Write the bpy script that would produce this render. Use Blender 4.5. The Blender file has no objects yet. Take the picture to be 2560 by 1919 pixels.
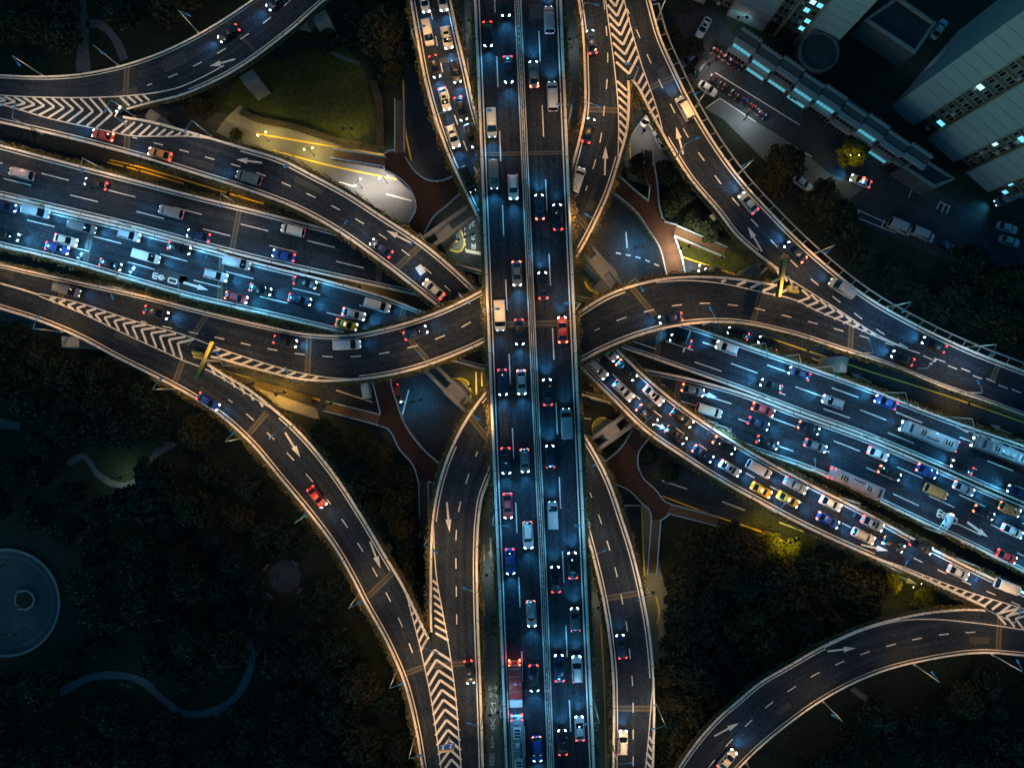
import bpy, math, random
import numpy as np
from mathutils import Vector, Matrix
random.seed(7); RNG = np.random.default_rng(7)
S = bpy.context.scene; COL = S.collection
# ---------------------------------------------------------------- camera, sky, sun, exposure
CAMH = 150.0; FPX = 2560*24/36.0
cd = bpy.data.cameras.new('camera'); cam = bpy.data.objects.new('camera', cd); COL.objects.link(cam)
cam.location = (0, 0, CAMH); cam.rotation_euler = (0, 0, 0)
cd.lens = 24; cd.sensor_width = 36; cd.sensor_fit = 'HORIZONTAL'; cd.clip_start = 1; cd.clip_end = 4000
S.camera = cam
S.view_settings.view_transform = 'Standard'; S.view_settings.look = 'None'
S.view_settings.exposure = 0.0; S.view_settings.gamma = 1.0
S.cycles.use_denoising = True; S.cycles.max_bounces = 4; S.cycles.diffuse_bounces = 2; S.cycles.glossy_bounces = 2
S.cycles.transmission_bounces = 2; S.cycles.transparent_max_bounces = 4; S.cycles.sample_clamp_indirect = 4.0
S.cycles.use_light_tree = True
SUN_EL, SUN_AZ = math.radians(14), math.radians(225)     # last warm glow of the town, from the south-west
W = bpy.data.worlds.new('World'); S.world = W; W.use_nodes = True
nt = W.node_tree; bg = nt.nodes['Background']
sky = nt.nodes.new('ShaderNodeTexSky'); sky.sky_type = 'NISHITA'; sky.sun_disc = False
sky.sun_elevation = SUN_EL; sky.sun_rotation = SUN_AZ
tint = nt.nodes.new('ShaderNodeMixRGB'); tint.blend_type = 'MULTIPLY'; tint.inputs[0].default_value = 1
tint.inputs[2].default_value = (0.10, 0.58, 0.86, 1)
nt.links.new(sky.outputs[0], tint.inputs[1]); nt.links.new(tint.outputs[0], bg.inputs[0])
bg.inputs[1].default_value = 0.12
sl = bpy.data.lights.new('sun', 'SUN'); sl.energy = 0.17; sl.angle = math.radians(10); sl.color = (1.0, 0.80, 0.66)
so = bpy.data.objects.new('sun', sl); COL.objects.link(so)
so.rotation_euler = Vector((-math.sin(SUN_AZ)*math.cos(SUN_EL), -math.cos(SUN_AZ)*math.cos(SUN_EL), -math.sin(SUN_EL))).to_track_quat('-Z', 'Y').to_euler()

# ---------------------------------------------------------------- helpers
def P(px, py, z):
    k = (CAMH-z)/FPX
    return ((px-1280)*k, -(py-959.5)*k, z)
def scale(z): return FPX/(CAMH-z)
def sst(x): x = min(1, max(0, x)); return x*x*(3-2*x)
def rad(px, py): return math.hypot(px-1280, py-959.5)
FAM = {'top': lambda x, y: 24.0,
       'turn': lambda x, y: 18.5-6.5*sst((rad(x, y)-250)/1000),
       'low': lambda x, y: 13.0-3.0*sst((rad(x, y)-450)/950),
       'cross': lambda x, y: 7.5,
       'foot': lambda x, y: 4.6,
       'ground': lambda x, y: 0.03}
def W3(fam, px, py, dz=0.0): return P(px, py, FAM[fam](px, py)+dz)

def spline(pts, n=None, step=9.0):
    p = np.array(pts, float)
    if len(p) == 2: q = np.linspace(p[0], p[1], 40)
    else:
        d = np.maximum(np.hypot(*(p[1:]-p[:-1]).T), 1e-6); t = np.concatenate([[0], np.cumsum(d)])
        m = np.zeros_like(p)
        sl_ = (p[1:]-p[:-1])/d[:, None]
        m[1:-1] = (sl_[:-1]*d[1:, None]+sl_[1:]*d[:-1, None])/(d[1:]+d[:-1])[:, None]
        m[0] = sl_[0]; m[-1] = sl_[-1]
        q = []
        for i in range(len(d)):
            u = np.linspace(0, 1, 24, endpoint=(i == len(d)-1))[:, None]
            h = d[i]
            q.append((2*u**3-3*u**2+1)*p[i]+(u**3-2*u**2+u)*h*m[i]+(-2*u**3+3*u**2)*p[i+1]+(u**3-u**2)*h*m[i+1])
        q = np.concatenate(q)
    s = np.concatenate([[0], np.cumsum(np.hypot(*(q[1:]-q[:-1]).T))])
    if n is None: n = max(2, int(s[-1]/step)+1)
    ss = np.linspace(0, s[-1], n)
    return np.stack([np.interp(ss, s, q[:, 0]), np.interp(ss, s, q[:, 1])], 1)

class MB:
    def __init__(s): s.v = []; s.f = []; s.m = []; s.uv = {}
    def quad(s, a, b, c, d, m=0):
        i = len(s.v); s.v += [a, b, c, d]; s.f.append((i, i+1, i+2, i+3)); s.m.append(m)
    def poly(s, pts, m=0):
        i = len(s.v); s.v += list(pts); s.f.append(tuple(range(i, i+len(pts)))); s.m.append(m)
    def grid(s, rows, m=0, closed=False):
        i = len(s.v); n = len(rows[0])
        for r in rows: s.v += [tuple(q) for q in r]
        for a in range(len(rows)-1):
            for b in range(n if closed else n-1):
                c = (b+1) % n
                s.f.append((i+a*n+b, i+a*n+c, i+(a+1)*n+c, i+(a+1)*n+b)); s.m.append(m)
    def loft(s, rings, m=0, caps=True):
        i = len(s.v); n = len(rings[0]); s.grid(rings, m, True)
        if caps:
            s.f.append(tuple(range(i+n-1, i-1, -1))); s.m.append(m)
            j = i+(len(rings)-1)*n
            s.f.append(tuple(range(j, j+n))); s.m.append(m)
    def box(s, c, d, rz=0.0, m=0, taper=1.0):
        x, y, z = c; a, b, h = d[0]/2, d[1]/2, d[2]/2; cs, sn = math.cos(rz), math.sin(rz)
        R = []
        for dz, k in ((-h, 1.0), (h, taper)):
            R.append([(x+(u*cs-w*sn)*k, y+(u*sn+w*cs)*k, z+dz) for u, w in ((-a, -b), (a, -b), (a, b), (-a, b))])
        s.loft(R, m)
    def tube(s, path, r, n=6, m=0):
        path = [Vector(p) for p in path]; rs = r if isinstance(r, (list, tuple)) else [r]*len(path); R = []
        for i, p in enumerate(path):
            t = (path[min(i+1, len(path)-1)]-path[max(i-1, 0)]).normalized()
            a = t.orthogonal().normalized() if abs(t.z) > .99 else Vector((0, 0, 1)).cross(t).normalized()
            b = t.cross(a)
            R.append([tuple(p+(a*math.cos(2*math.pi*k/n)+b*math.sin(2*math.pi*k/n))*rs[i]) for k in range(n)])
        s.loft(R, m)
    def prism(s, pts, z0, z1, m=0, mt=None):
        n = len(pts); i = len(s.v)
        s.v += [(x, y, z0) for x, y in pts]+[(x, y, z1) for x, y in pts]
        for k in range(n):
            s.f.append((i+k, i+(k+1) % n, i+n+(k+1) % n, i+n+k)); s.m.append(m)
        s.f.append(tuple(range(i+n, i+2*n))); s.m.append(m if mt is None else mt)
        s.f.append(tuple(range(i+n-1, i-1, -1))); s.m.append(m)
    def mesh(s, name, mats, smooth=False):
        me = bpy.data.meshes.new(name); me.from_pydata(s.v, [], s.f)
        for x in (mats if isinstance(mats, (list, tuple)) else [mats]): me.materials.append(x)
        me.polygons.foreach_set('material_index', s.m)
        if smooth: me.polygons.foreach_set('use_smooth', [True]*len(s.f))
        me.update(); return me
    def build(s, name, mats, parent=None, smooth=False):
        return link(name, s.mesh(name, mats, smooth), parent)
def link(name, me, parent=None, loc=None, rz=None):
    o = bpy.data.objects.new(name, me); COL.objects.link(o)
    if parent is not None: o.parent = parent
    if loc is not None: o.location = loc
    if rz is not None: o.rotation_euler[2] = rz
    return o
def tag(o, label=None, cat=None, group=None, kind=None):
    if label: o['label'] = label
    if cat: o['category'] = cat
    if group: o['group'] = group
    if kind: o['kind'] = kind
    return o
def empty(name, loc, rz=0.0):
    o = bpy.data.objects.new(name, None); COL.objects.link(o); o.location = loc; o.rotation_euler = (0, 0, rz); o.empty_display_size = .5
    return o
ORD = ['first', 'second', 'third', 'fourth', 'fifth', 'sixth', 'seventh', 'eighth', 'ninth', 'tenth', 'eleventh', 'twelfth', 'thirteenth',
       'fourteenth', 'fifteenth', 'sixteenth', 'seventeenth', 'eighteenth', 'nineteenth', 'twentieth', 'twenty-first', 'twenty-second']

# ---------------------------------------------------------------- materials
def mat(name, col, rough=.7, metal=0, noise=None, ns=1.0, spec=.3, emit=None, es=0, bump=0, island=0.0, coat=0):
    m = bpy.data.materials.new(name); m.use_nodes = True; t = m.node_tree; b = t.nodes['Principled BSDF']
    b.inputs['Base Color'].default_value = (*col, 1); b.inputs['Roughness'].default_value = rough
    b.inputs['Metallic'].default_value = metal; b.inputs['Specular IOR Level'].default_value = spec
    b.inputs['Coat Weight'].default_value = coat
    if noise is not None:
        tc = t.nodes.new('ShaderNodeTexCoord'); n1 = t.nodes.new('ShaderNodeTexNoise'); n2 = t.nodes.new('ShaderNodeTexNoise')
        n1.inputs['Scale'].default_value = ns; n1.inputs['Detail'].default_value = 6; n1.inputs['Roughness'].default_value = .65
        n2.inputs['Scale'].default_value = ns*9; n2.inputs['Detail'].default_value = 3
        t.links.new(tc.outputs['Object'], n1.inputs[0]); t.links.new(tc.outputs['Object'], n2.inputs[0])
        ad = t.nodes.new('ShaderNodeMath'); ad.operation = 'ADD'; t.links.new(n1.outputs[0], ad.inputs[0]); t.links.new(n2.outputs[0], ad.inputs[1])
        mr = t.nodes.new('ShaderNodeMapRange'); mr.inputs[1].default_value = .65; mr.inputs[2].default_value = 1.35
        mr.inputs[3].default_value = 1-noise; mr.inputs[4].default_value = 1+noise
        t.links.new(ad.outputs[0], mr.inputs[0])
        mx = t.nodes.new('ShaderNodeMixRGB'); mx.blend_type = 'MULTIPLY'; mx.inputs[0].default_value = 1; mx.inputs[1].default_value = (*col, 1)
        t.links.new(mr.outputs[0], mx.inputs[2]); t.links.new(mx.outputs[0], b.inputs['Base Color'])
        if bump:
            bp = t.nodes.new('ShaderNodeBump'); bp.inputs['Strength'].default_value = bump; t.links.new(ad.outputs[0], bp.inputs['Height']); t.links.new(bp.outputs[0], b.inputs['Normal'])
    if island:
        g = t.nodes.new('ShaderNodeNewGeometry'); r = t.nodes.new('ShaderNodeValToRGB'); e = r.color_ramp.elements
        e[0].color = tuple(c*(1-island) for c in col)+(1,); e[1].color = (min(1, col[0]*(1+island*1.3)), min(1, col[1]*(1+island)), col[2]*(1+island*.6), 1)
        t.links.new(g.outputs['Random Per Island'], r.inputs[0]); t.links.new(r.outputs[0], b.inputs['Base Color'])
    if emit:
        b.inputs['Emission Color'].default_value = (*emit, 1); b.inputs['Emission Strength'].default_value = es
    return m
def asphalt(name, col, wear=.25):
    m = mat(name, col, .85, noise=.5, ns=.22, spec=.15); t = m.node_tree; b = t.nodes['Principled BSDF']
    src = b.inputs['Base Color'].links[0].from_socket
    uv = t.nodes.new('ShaderNodeUVMap'); mp = t.nodes.new('ShaderNodeMapping'); mp.inputs['Scale'].default_value = (1.1, .02, 1)
    n = t.nodes.new('ShaderNodeTexNoise'); n.inputs['Scale'].default_value = 1; n.inputs['Detail'].default_value = 5
    t.links.new(uv.outputs[0], mp.inputs[0]); t.links.new(mp.outputs[0], n.inputs[0])
    mr = t.nodes.new('ShaderNodeMapRange'); mr.inputs[1].default_value = .3; mr.inputs[2].default_value = .7; mr.inputs[3].default_value = 1-wear; mr.inputs[4].default_value = 1+wear
    t.links.new(n.outputs[0], mr.inputs[0])
    g = t.nodes.new('ShaderNodeTexNoise'); g.inputs['Scale'].default_value = 2.6; g.inputs['Detail'].default_value = 2
    tc = t.nodes.new('ShaderNodeTexCoord'); t.links.new(tc.outputs['Object'], g.inputs[0])
    gr = t.nodes.new('ShaderNodeMapRange'); gr.inputs[1].default_value = .3; gr.inputs[2].default_value = .7; gr.inputs[3].default_value = .72; gr.inputs[4].default_value = 1.28
    t.links.new(g.outputs[0], gr.inputs[0])
    mu = t.nodes.new('ShaderNodeMath'); mu.operation = 'MULTIPLY'; t.links.new(mr.outputs[0], mu.inputs[0]); t.links.new(gr.outputs[0], mu.inputs[1])
    mx = t.nodes.new('ShaderNodeMixRGB'); mx.blend_type = 'MULTIPLY'; mx.inputs[0].default_value = 1
    t.links.new(src, mx.inputs[1]); t.links.new(mu.outputs[0], mx.inputs[2]); t.links.new(mx.outputs[0], b.inputs['Base Color'])
    return m
M = {}
M['asphalt'] = asphalt('asphalt', (.022, .027, .033), .42)
M['asphalt_ramp'] = asphalt('asphalt_ramp', (.020, .027, .037), .42)
M['street'] = asphalt('street_asphalt', (.042, .046, .05))
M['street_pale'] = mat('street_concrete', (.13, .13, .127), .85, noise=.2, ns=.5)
M['paint'] = mat('road_paint', (.66, .60, .52), .75, noise=.30, ns=1.4)
M['paint_yellow'] = mat('yellow_paint', (.78, .52, .05), .75, noise=.18, ns=1.2)
M['concrete'] = mat('concrete', (.25, .24, .22), .85, noise=.2, ns=.7)
M['parapet'] = mat('painted_parapet', (.72, .615, .49), .7, noise=.24, ns=.5)
M['joint'] = mat('joint_concrete', (.085, .075, .055), .85, noise=.25, ns=.8)
M['rubber'] = mat('joint_rubber', (.012, .012, .012), .8)
M['hedge'] = mat('hedge_leaf', (.125, .105, .036), .7, island=.75, spec=.2)
M['hedge_green'] = mat('hedge_green', (.055, .09, .02), .7, island=.6, spec=.2)
M['leaf'] = mat('tree_leaf', (.026, .044, .032), .75, island=.7, spec=.15)
M['leaf2'] = mat('tree_leaf_olive', (.050, .052, .028), .75, island=.7, spec=.15)
M['leaf_lit'] = mat('tree_leaf_yellow_lit', (.12, .12, .02), .75, island=.5, spec=.15)  # yellow lamp light put into the leaf colour of the lit trees
M['bark'] = mat('bark', (.07, .05, .035), .9, noise=.3, ns=3)
M['planter'] = mat('planter_trough', (.10, .085, .06), .85, noise=.3, ns=1)
M['ground'] = mat('soil_and_grass', (.022, .028, .016), .95, noise=.6, ns=.12)
M['lawn'] = mat('lawn', (.040, .052, .010), .95, noise=.6, ns=.12)
M['path'] = mat('path_paving', (.12, .13, .14), .9, noise=.4, ns=.5)
M['paving'] = mat('paving', (.20, .19, .17), .9, noise=.25, ns=.6)
M['footdeck'] = mat('footbridge_paving', (.040, .021, .016), .85, noise=.35, ns=.5)
M['bluerail'] = mat('blue_railing', (.34, .58, .76), .45, metal=.3)
M['stairs'] = mat('stair_tread', (.13, .085, .06), .85, noise=.2, ns=1)
M['steel'] = mat('lamp_steel', (.55, .50, .42), .4, metal=.5)
M['lamphead'] = mat('lamp_housing', (.28, .50, .70), .4, metal=.2)
M['dark'] = mat('dark_metal', (.03, .03, .032), .5, metal=.4)
M['lens_w'] = mat('lamp_lens', (.9, .9, .8), .4, emit=(1, .80, .50), es=14)
M['lens_c'] = mat('white_lamp_lens', (.9, .9, .9), .4, emit=(.85, .95, 1), es=12)
M['lens_y'] = mat('yellow_lamp_lens', (.9, .8, .5), .4, emit=(1, .75, .25), es=8)
M['glass'] = mat('car_glass', (.006, .008, .010), .08, spec=.6)
M['tyre'] = mat('tyre', (.012, .012, .012), .9)
M['rim'] = mat('wheel_rim', (.45, .45, .46), .35, metal=.8)
M['head_on'] = mat('headlight_lit', (.9, .95, 1), .3, emit=(.50, .86, 1.0), es=14)
M['head_off'] = mat('headlight_glass', (.55, .58, .6), .15, spec=.6)
M['tail_on'] = mat('taillight_lit', (.6, .02, .02), .3, emit=(1.0, .035, .03), es=9)
M['brake_on'] = mat('brake_light_lit', (.6, .05, .02), .3, emit=(1.0, .10, .04), es=16)
M['tail_off'] = mat('taillight_glass', (.25, .01, .01), .3)
M['signblue'] = mat('sign_blue', (.015, .10, .42), .45)
M['signwhite'] = mat('sign_white', (.8, .8, .8), .5)
M['yellow_and_lit'] = mat('yellow_and_lit_steel', (.46, .34, .07), .6, noise=.2, ns=2)  # barrel yellow; on the sign beams, yellow lamp light put into the colour
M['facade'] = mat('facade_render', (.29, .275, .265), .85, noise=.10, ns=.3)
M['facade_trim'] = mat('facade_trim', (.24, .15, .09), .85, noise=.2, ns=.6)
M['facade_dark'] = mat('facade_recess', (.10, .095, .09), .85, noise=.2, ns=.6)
M['winframe'] = mat('window_frame', (.42, .40, .37), .6)
M['winglass'] = mat('window_glass', (.008, .010, .014), .1, spec=.6)
M['winlit'] = mat('window_lit', (.3, .5, .6), .4, emit=(.16, .72, 1.0), es=1.3)
M['winlit2'] = mat('window_lit_pale', (.4, .5, .5), .4, emit=(.45, .85, .85), es=1.6)
M['shoplit'] = mat('shop_glass_lit', (.3, .5, .6), .3, emit=(.10, .66, .85), es=.5)
M['roofdark'] = mat('roof_felt', (.05, .05, .05), .9, noise=.3, ns=.4)
M['plaza'] = mat('plaza_paving', (.055, .06, .065), .9, noise=.35, ns=.4)
M['taxi_sign'] = mat('taxi_sign_lit', (.8, .8, .6), .4, emit=(1, .9, .6), es=1.5)
M['patch_dark'] = mat('asphalt_patch_dark', (.014, .016, .019), .8, noise=.3, ns=.6)
M['patch_pale'] = mat('asphalt_patch_pale', (.042, .044, .046), .9, noise=.3, ns=.6)
M['bluelight'] = mat('beacon_blue', (.1, .2, .8), .3, emit=(.06, .18, 1.0), es=9)
M['redlight'] = mat('beacon_red', (.8, .1, .05), .3, emit=(1, .07, .03), es=9)
PAINT = {}
for n, c in {'white': (.66, .62, .58), 'black': (.010, .010, .012), 'silver': (.34, .35, .36), 'grey': (.15, .155, .16), 'yellow': (.72, .40, .01),
             'red': (.42, .03, .025), 'blue': (.02, .06, .28), 'cream': (.62, .52, .40), 'dark blue': (.012, .025, .07), 'orange': (.60, .20, .05), 'pink-grey': (.40, .30, .29)}.items():
    PAINT[n] = mat('paint_'+n.replace(' ', '_').replace('-', '_'), c, .42, spec=.4, coat=.2, noise=.10, ns=1.3)
# ---------------------------------------------------------------- roads
def ext(pts, a=0, b=0):
    pts = [tuple(p) for p in pts]; a, b = a*1.5, b*1.5
    if a:
        (x0, y0), (x1, y1) = pts[0], pts[1]; d = math.hypot(x1-x0, y1-y0); pts.insert(0, (x0+(x0-x1)/d*a, y0+(y0-y1)/d*a))
    if b:
        (x0, y0), (x1, y1) = pts[-2], pts[-1]; d = math.hypot(x1-x0, y1-y0); pts.append((x1+(x1-x0)/d*b, y1+(y1-y0)/d*b))
    return pts
def mark_line(mb, fam, pts, w, dz=.03, m=0, step=12):
    q = spline(pts, step=step); rows = []
    for i in range(len(q)):
        t = q[min(i+1, len(q)-1)]-q[max(i-1, 0)]; t = t/max(np.hypot(*t), 1e-6)
        s = scale(FAM[fam](*q[i]))*w/2
        rows.append([W3(fam, q[i][0]-t[1]*s, q[i][1]+t[0]*s, dz), W3(fam, q[i][0]+t[1]*s, q[i][1]-t[0]*s, dz)])
    mb.grid(rows, m)
def mark_dash(mb, fam, pts, on=2.05, per=5.6, w=.2, phase=0., dz=.03, m=0):
    q = spline(pts, step=3.0); w3 = np.array([W3(fam, x, y) for x, y in q])
    s = np.concatenate([[0], np.cumsum(np.linalg.norm(w3[1:]-w3[:-1], axis=1))]); d = -phase
    while d < s[-1]:
        a, b = max(d, 0), min(d+on, s[-1])
        if b-a > .3:
            seg = [(np.interp(u, s, q[:, 0]), np.interp(u, s, q[:, 1])) for u in np.linspace(a, b, 4)]
            mark_line(mb, fam, seg, w, dz, m, step=6)
        d += per
def mark_bar(mb, fam, a, b, w, dz=.03, m=0):
    mark_line(mb, fam, [a, b], w, dz, m, step=8) if math.dist(a, b) > 16 else mark_line(mb, fam, [a, ((a[0]+b[0])/2, (a[1]+b[1])/2), b], w, dz, m, step=4)
def mark_arrow(mb, fam, a, b, dz=.03, sw=.36, hw=1.15, hf=.42):
    a, b = np.array(a, float), np.array(b, float); t = (b-a)/np.hypot(*(b-a)); n = np.array([-t[1], t[0]]); s = scale(FAM[fam](*a)); c = a+(b-a)*(1-hf)
    mark_bar(mb, fam, tuple(a), tuple(c), sw, dz)
    mb.poly([W3(fam, *p, dz) for p in (c-n*hw/2*s, b, c+n*hw/2*s)])
def glyph(mb, fam, strokes, org, right, down, w, dz=.03):
    """strokes in a unit box, x to the reader's right, y down; org = pixel of the box's upper left corner as the reader sees it"""
    o, r, d = np.array(org, float), np.array(right, float), np.array(down, float)
    for st in strokes:
        for p, q in zip(st[:-1], st[1:]):
            mark_line(mb, fam, [tuple(o+r*p[0]+d*p[1]), tuple(o+r*(p[0]+q[0])/2+d*(p[1]+q[1])/2), tuple(o+r*q[0]+d*q[1])], w, dz, 0, step=30); dz += .0006
def chevrons(mb, fam, mid, a, b, n, lead, w, shift=0., dz=.03):
    """n chevrons with their points on the line mid and arms ending on the lines a and b; lead = how far (fraction) the arm ends run ahead"""
    qm, qa, qb = spline(mid, 200), spline(a, 200), spline(b, 200)
    def at(q, t): t = min(max(t, 0), 1); return tuple(q[int(round(t*199))])
    for k in range(n):
        t = (k+.5+shift)/n
        if t+lead < -.02 or t+lead > 1.02: continue
        for q, e in ((qa, 0), (qb, .004)):
            p0, p1 = np.array(at(qm, t)), np.array(at(q, t+lead)); L = np.hypot(*(p1-p0)); mark_bar(mb, fam, tuple(p0), tuple(p0+(p1-p0)*max(.4, 1-3.2/max(L, 4))), w*.86, dz+e)
def stripes(mb, fam, a, b, n, lead, w, dz=.03):
    qa, qb = spline(a, 200), spline(b, 200)
    for k in range(n):
        t = (k+.5)/n; i = int(t*199); j = int(min(max(t+lead, 0), 1)*199)
        mark_bar(mb, fam, tuple(qa[i]+(qb[j]-qa[i])*.04), tuple(qa[i]+(qb[j]-qa[i])*.93), w*.9, dz)

ROADS = {}
def nearest(q, p): return int(np.argmin(np.hypot(q[:, 0]-p[0], q[:, 1]-p[1])))
def road(key, label, fam, L, R, pl=None, pr=None, ll=None, lr=None, m='asphalt_ramp', thick=1.7, pw=.42, ph=.9, name='elevated_road'):
    """deck between the two pixel outlines L and R; pl/pr = (start, end) pixel of a parapet on that side, True = whole side; ll/lr the same for edge lines"""
    n = int(max(len(spline(L, step=14)), len(spline(R, step=14))))
    l, r = spline(L, n), spline(R, n)
    M_ = 10; rows = []; uvs = []; v = 0
    for i in range(n):
        row = []
        for j in range(M_+1):
            p = l[i]+(r[i]-l[i])*j/M_; row.append(W3(fam, *p))
        if i: v += (Vector(row[5])-Vector(prev)).length
        prev = row[5]; wd = (Vector(row[-1])-Vector(row[0])).length
        rows.append(row); uvs.append([(wd*(j/M_-.5), v) for j in range(M_+1)])
    mb = MB(); mb.grid([list(reversed(q)) for q in rows])
    flat_uv = [u for q in uvs for u in reversed(q)]
    def edge(i, f, dz): p = l[i]+(r[i]-l[i])*f; return W3(fam, *p, dz)
    prof = [(0, 0), (0, -.55), (.2, -.75), (.27, -thick), (.73, -thick), (.8, -.75), (1, -.55), (1, 0)]
    k0 = len(mb.v)
    mb.grid([[edge(i, f, dz-.002) for f, dz in prof] for i in range(n)], 1)
    me = mb.mesh(name, [M[m], M['concrete']])
    ul = me.uv_layers.new(name='UVMap'); loops = np.zeros(len(me.loops), np.int32); me.loops.foreach_get('vertex_index', loops)
    arr = np.zeros((len(me.vertices), 2)); arr[:len(flat_uv)] = flat_uv
    ul.data.foreach_set('uv', arr[loops].ravel())
    o = link(name, me); tag(o, label, 'road', kind='structure')
    W_ = [max((Vector(rows[i][-1])-Vector(rows[i][0])).length, .5) for i in range(n)]
    def rng(spec, q):
        if spec is True: return 0, n-1
        return (0 if spec[0] is None else nearest(q, spec[0])), (n-1 if spec[1] is None else nearest(q, spec[1]))
    def fr(i, d, side): f = d/W_[i]; return f if side == 0 else 1-f
    for side, spec, q in ((0, pl, l), (1, pr, r)):
        if spec is None: continue
        for sp in ([spec] if spec is True or not isinstance(spec, list) else spec):
            a, b = rng(sp, q); pb = MB(); seg = []; jb = MB()
            i = a
            while i < b:
                e = min(i+7, b); rr = []
                for k in range(i, e+1):
                    ds = [(.0, -.3), (.0, ph), (pw, ph), (pw+.06, .3), (pw+.1, .002)]
                    rr.append([edge(k, fr(k, d, side), z) for d, z in ds])
                if len(rr) > 1:
                    if e-i > 1 and e < b:      # open joint at the end of each length of wall
                        rr[-1] = [tuple(Vector(u)+(Vector(w)-Vector(u))*.9) for u, w in zip(rr[-2], rr[-1])]
                    pb.loft(rr if side else [list(reversed(x)) for x in rr])
                i = e
            pb.build('parapet', M['parapet'], o)
    mk = MB()
    for side, spec, q in ((0, ll, l), (1, lr, r)):
        if spec is None: continue
        for sp in ([spec] if spec is True or not isinstance(spec, list) else spec):
            a, b = rng(sp, q)
            mk.grid([[edge(i, fr(i, pw+.42, side), .03), edge(i, fr(i, pw+.64, side), .03)] for i in range(a, b+1)])
    ROADS[key] = dict(o=o, l=l, r=r, fam=fam, n=n, W=W_, mk=mk)
    return ROADS[key]
def road_done(key):
    d = ROADS[key]; d['mk'].build('road_marking', M['paint'], d['o'])
def joint(key, a, b, w=1.15):
    d = ROADS[key]; mb = MB()
    mark_line(mb, d['fam'], [a, b], w, .010, 0, step=6); mark_line(mb, d['fam'], [a, b], .16, .018, 1, step=6)
    mb.build('expansion_joint', [M['joint'], M['rubber']], d['o'])

# --- top level: the straight main road
A_L = [(1183, -40), (1204, 460), (1224, 960), (1244, 1440), (1265, 1960)]; A_R = [(1403, -40), (1424, 460), (1446, 960), (1467, 1440), (1490, 1960)]
A_ML = [(1285, -40), (1308, 480), (1331, 1000), (1351, 1440), (1372, 1960)]; A_MR = [(1300, -40), (1323, 480), (1346, 1000), (1366, 1440), (1386, 1960)]
d = road('main', 'topmost elevated road, straight from top to bottom of the picture, four lanes', 'top', ext(A_L, 300, 300), ext(A_R, 300, 300), True, True, True, True, m='asphalt', thick=2.0)
mk = d['mk']
for q in (A_ML, A_MR):
    mark_line(mk, 'top', ext(q, 300, 300), .2)
mark_dash(mk, 'top', [(1235, -44), (1259, 580), (1276, 960), (1297, 1440), (1316, 1960)], 5.6, 13.72, .2, 0)
mark_dash(mk, 'top', [(1342, -32), (1370, 580), (1391, 1030), (1409, 1440), (1433, 1960)], 5.8, 13.72, .2, 5.6)
mb = MB(); mr = MB()
qa, qb = spline(ext(A_ML, 300, 300), 120), spline(ext(A_MR, 300, 300), 120)
for f0, f1 in ((.27, .40), (.60, .73)):
    R_ = []
    for a, b in zip(qa, qb):
        R_.append([W3('top', *(a+(b-a)*f0), .0), W3('top', *(a+(b-a)*f0), .75), W3('top', *(a+(b-a)*f1), .75), W3('top', *(a+(b-a)*f1), .0)])
    mb.loft(R_)
mb.build('median_barrier', M['parapet'], d['o'])
for k in range(46):                       # anti-glare slats on the middle stretch
    y = 690+k*3.0; x = 1325.5+(y-690)*.0425
    x0, y0, z0 = W3('top', x, y, .95); mr.box((x0, y0, z0), (.62, .05, .5), .5)
for k in range(150):
    y = -60+k*14.0
    if 680 < y < 835: continue
    x0, y0, z0 = W3('top', 1292.5+(y+40)*.0432, y, .62); mr.box((x0, y0, z0), (.34, .06, 1.1), 0)
mr.build('anti_glare_slat', M['concrete'], d['o'])
road_done('main')
joint('main', (1216, 812), (1443, 806)); joint('main', (1198, 386), (1418, 381), .7)

# --- third level: left-turn loops
BE_L = [(0, 659), (163, 696), (326, 730), (521, 779), (640, 807), (770, 833), (868, 836), (966, 818), (1063, 789), (1161, 747), (1210, 720), (1300, 640), (1380, 540), (1418, 455), (1431, 404), (1443, 358), (1457, 293), (1459, 163), (1453, 65), (1444, 0)]
BE_R = [(0, 708), (98, 737), (195, 768), (326, 820), (451, 861), (510, 891), (534, 895), (640, 924), (770, 952), (900, 950), (1031, 926), (1128, 893), (1216, 854), (1340, 772), (1440, 649), (1492, 554), (1524, 482), (1550, 400), (1570, 326), (1575, 260), (1574, 204), (1555, 91), (1537, 0)]
d = road('turn_a', 'curving elevated road from the west that turns up under the main road to the north', 'turn', ext(BE_L, 260, 200), ext(BE_R, 260, 200), True, ((520, 893), (1575, 206)),
         True, [((900, 950), (1550, 400))])
mk = d['mk']
mark_dash(mk, 'turn', [(353, 803), (423, 819), (495, 834), (567, 849), (637, 865), (707, 878), (778, 888), (850, 892), (923, 888), (993, 876), (1063, 857), (1128, 831), (1216, 782)], phase=-0.1+1.0)
mark_dash(mk, 'turn', [(1464, 477), (1487, 407), (1503, 339), (1511, 267), (1518, 195), (1519, 124), (1512, 30), (1505, -60)], phase=1.0)
mark_line(mk, 'turn', [(98, 734), (195, 756), (326, 799), (488, 847), (534, 865), (640, 901), (738, 929), (835, 945), (900, 948)], .2)
mark_line(mk, 'turn', [(98, 740), (195, 779), (326, 841), (456, 900)], .2); mark_line(mk, 'turn', [(-60, 690), (0, 708), (50, 722), (98, 737)], .3)
chevrons(mk, 'turn', [(112, 743), (250, 790), (380, 833), (456, 862)], [(112, 738), (195, 756), (326, 799), (488, 847)], [(112, 747), (195, 779), (326, 841), (456, 900)], 15, .045, .5)
stripes(mk, 'turn', [(540, 868), (640, 901), (738, 929), (810, 943)], [(500, 878), (600, 912), (720, 941), (790, 954)], 10, 0, .5)
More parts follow.
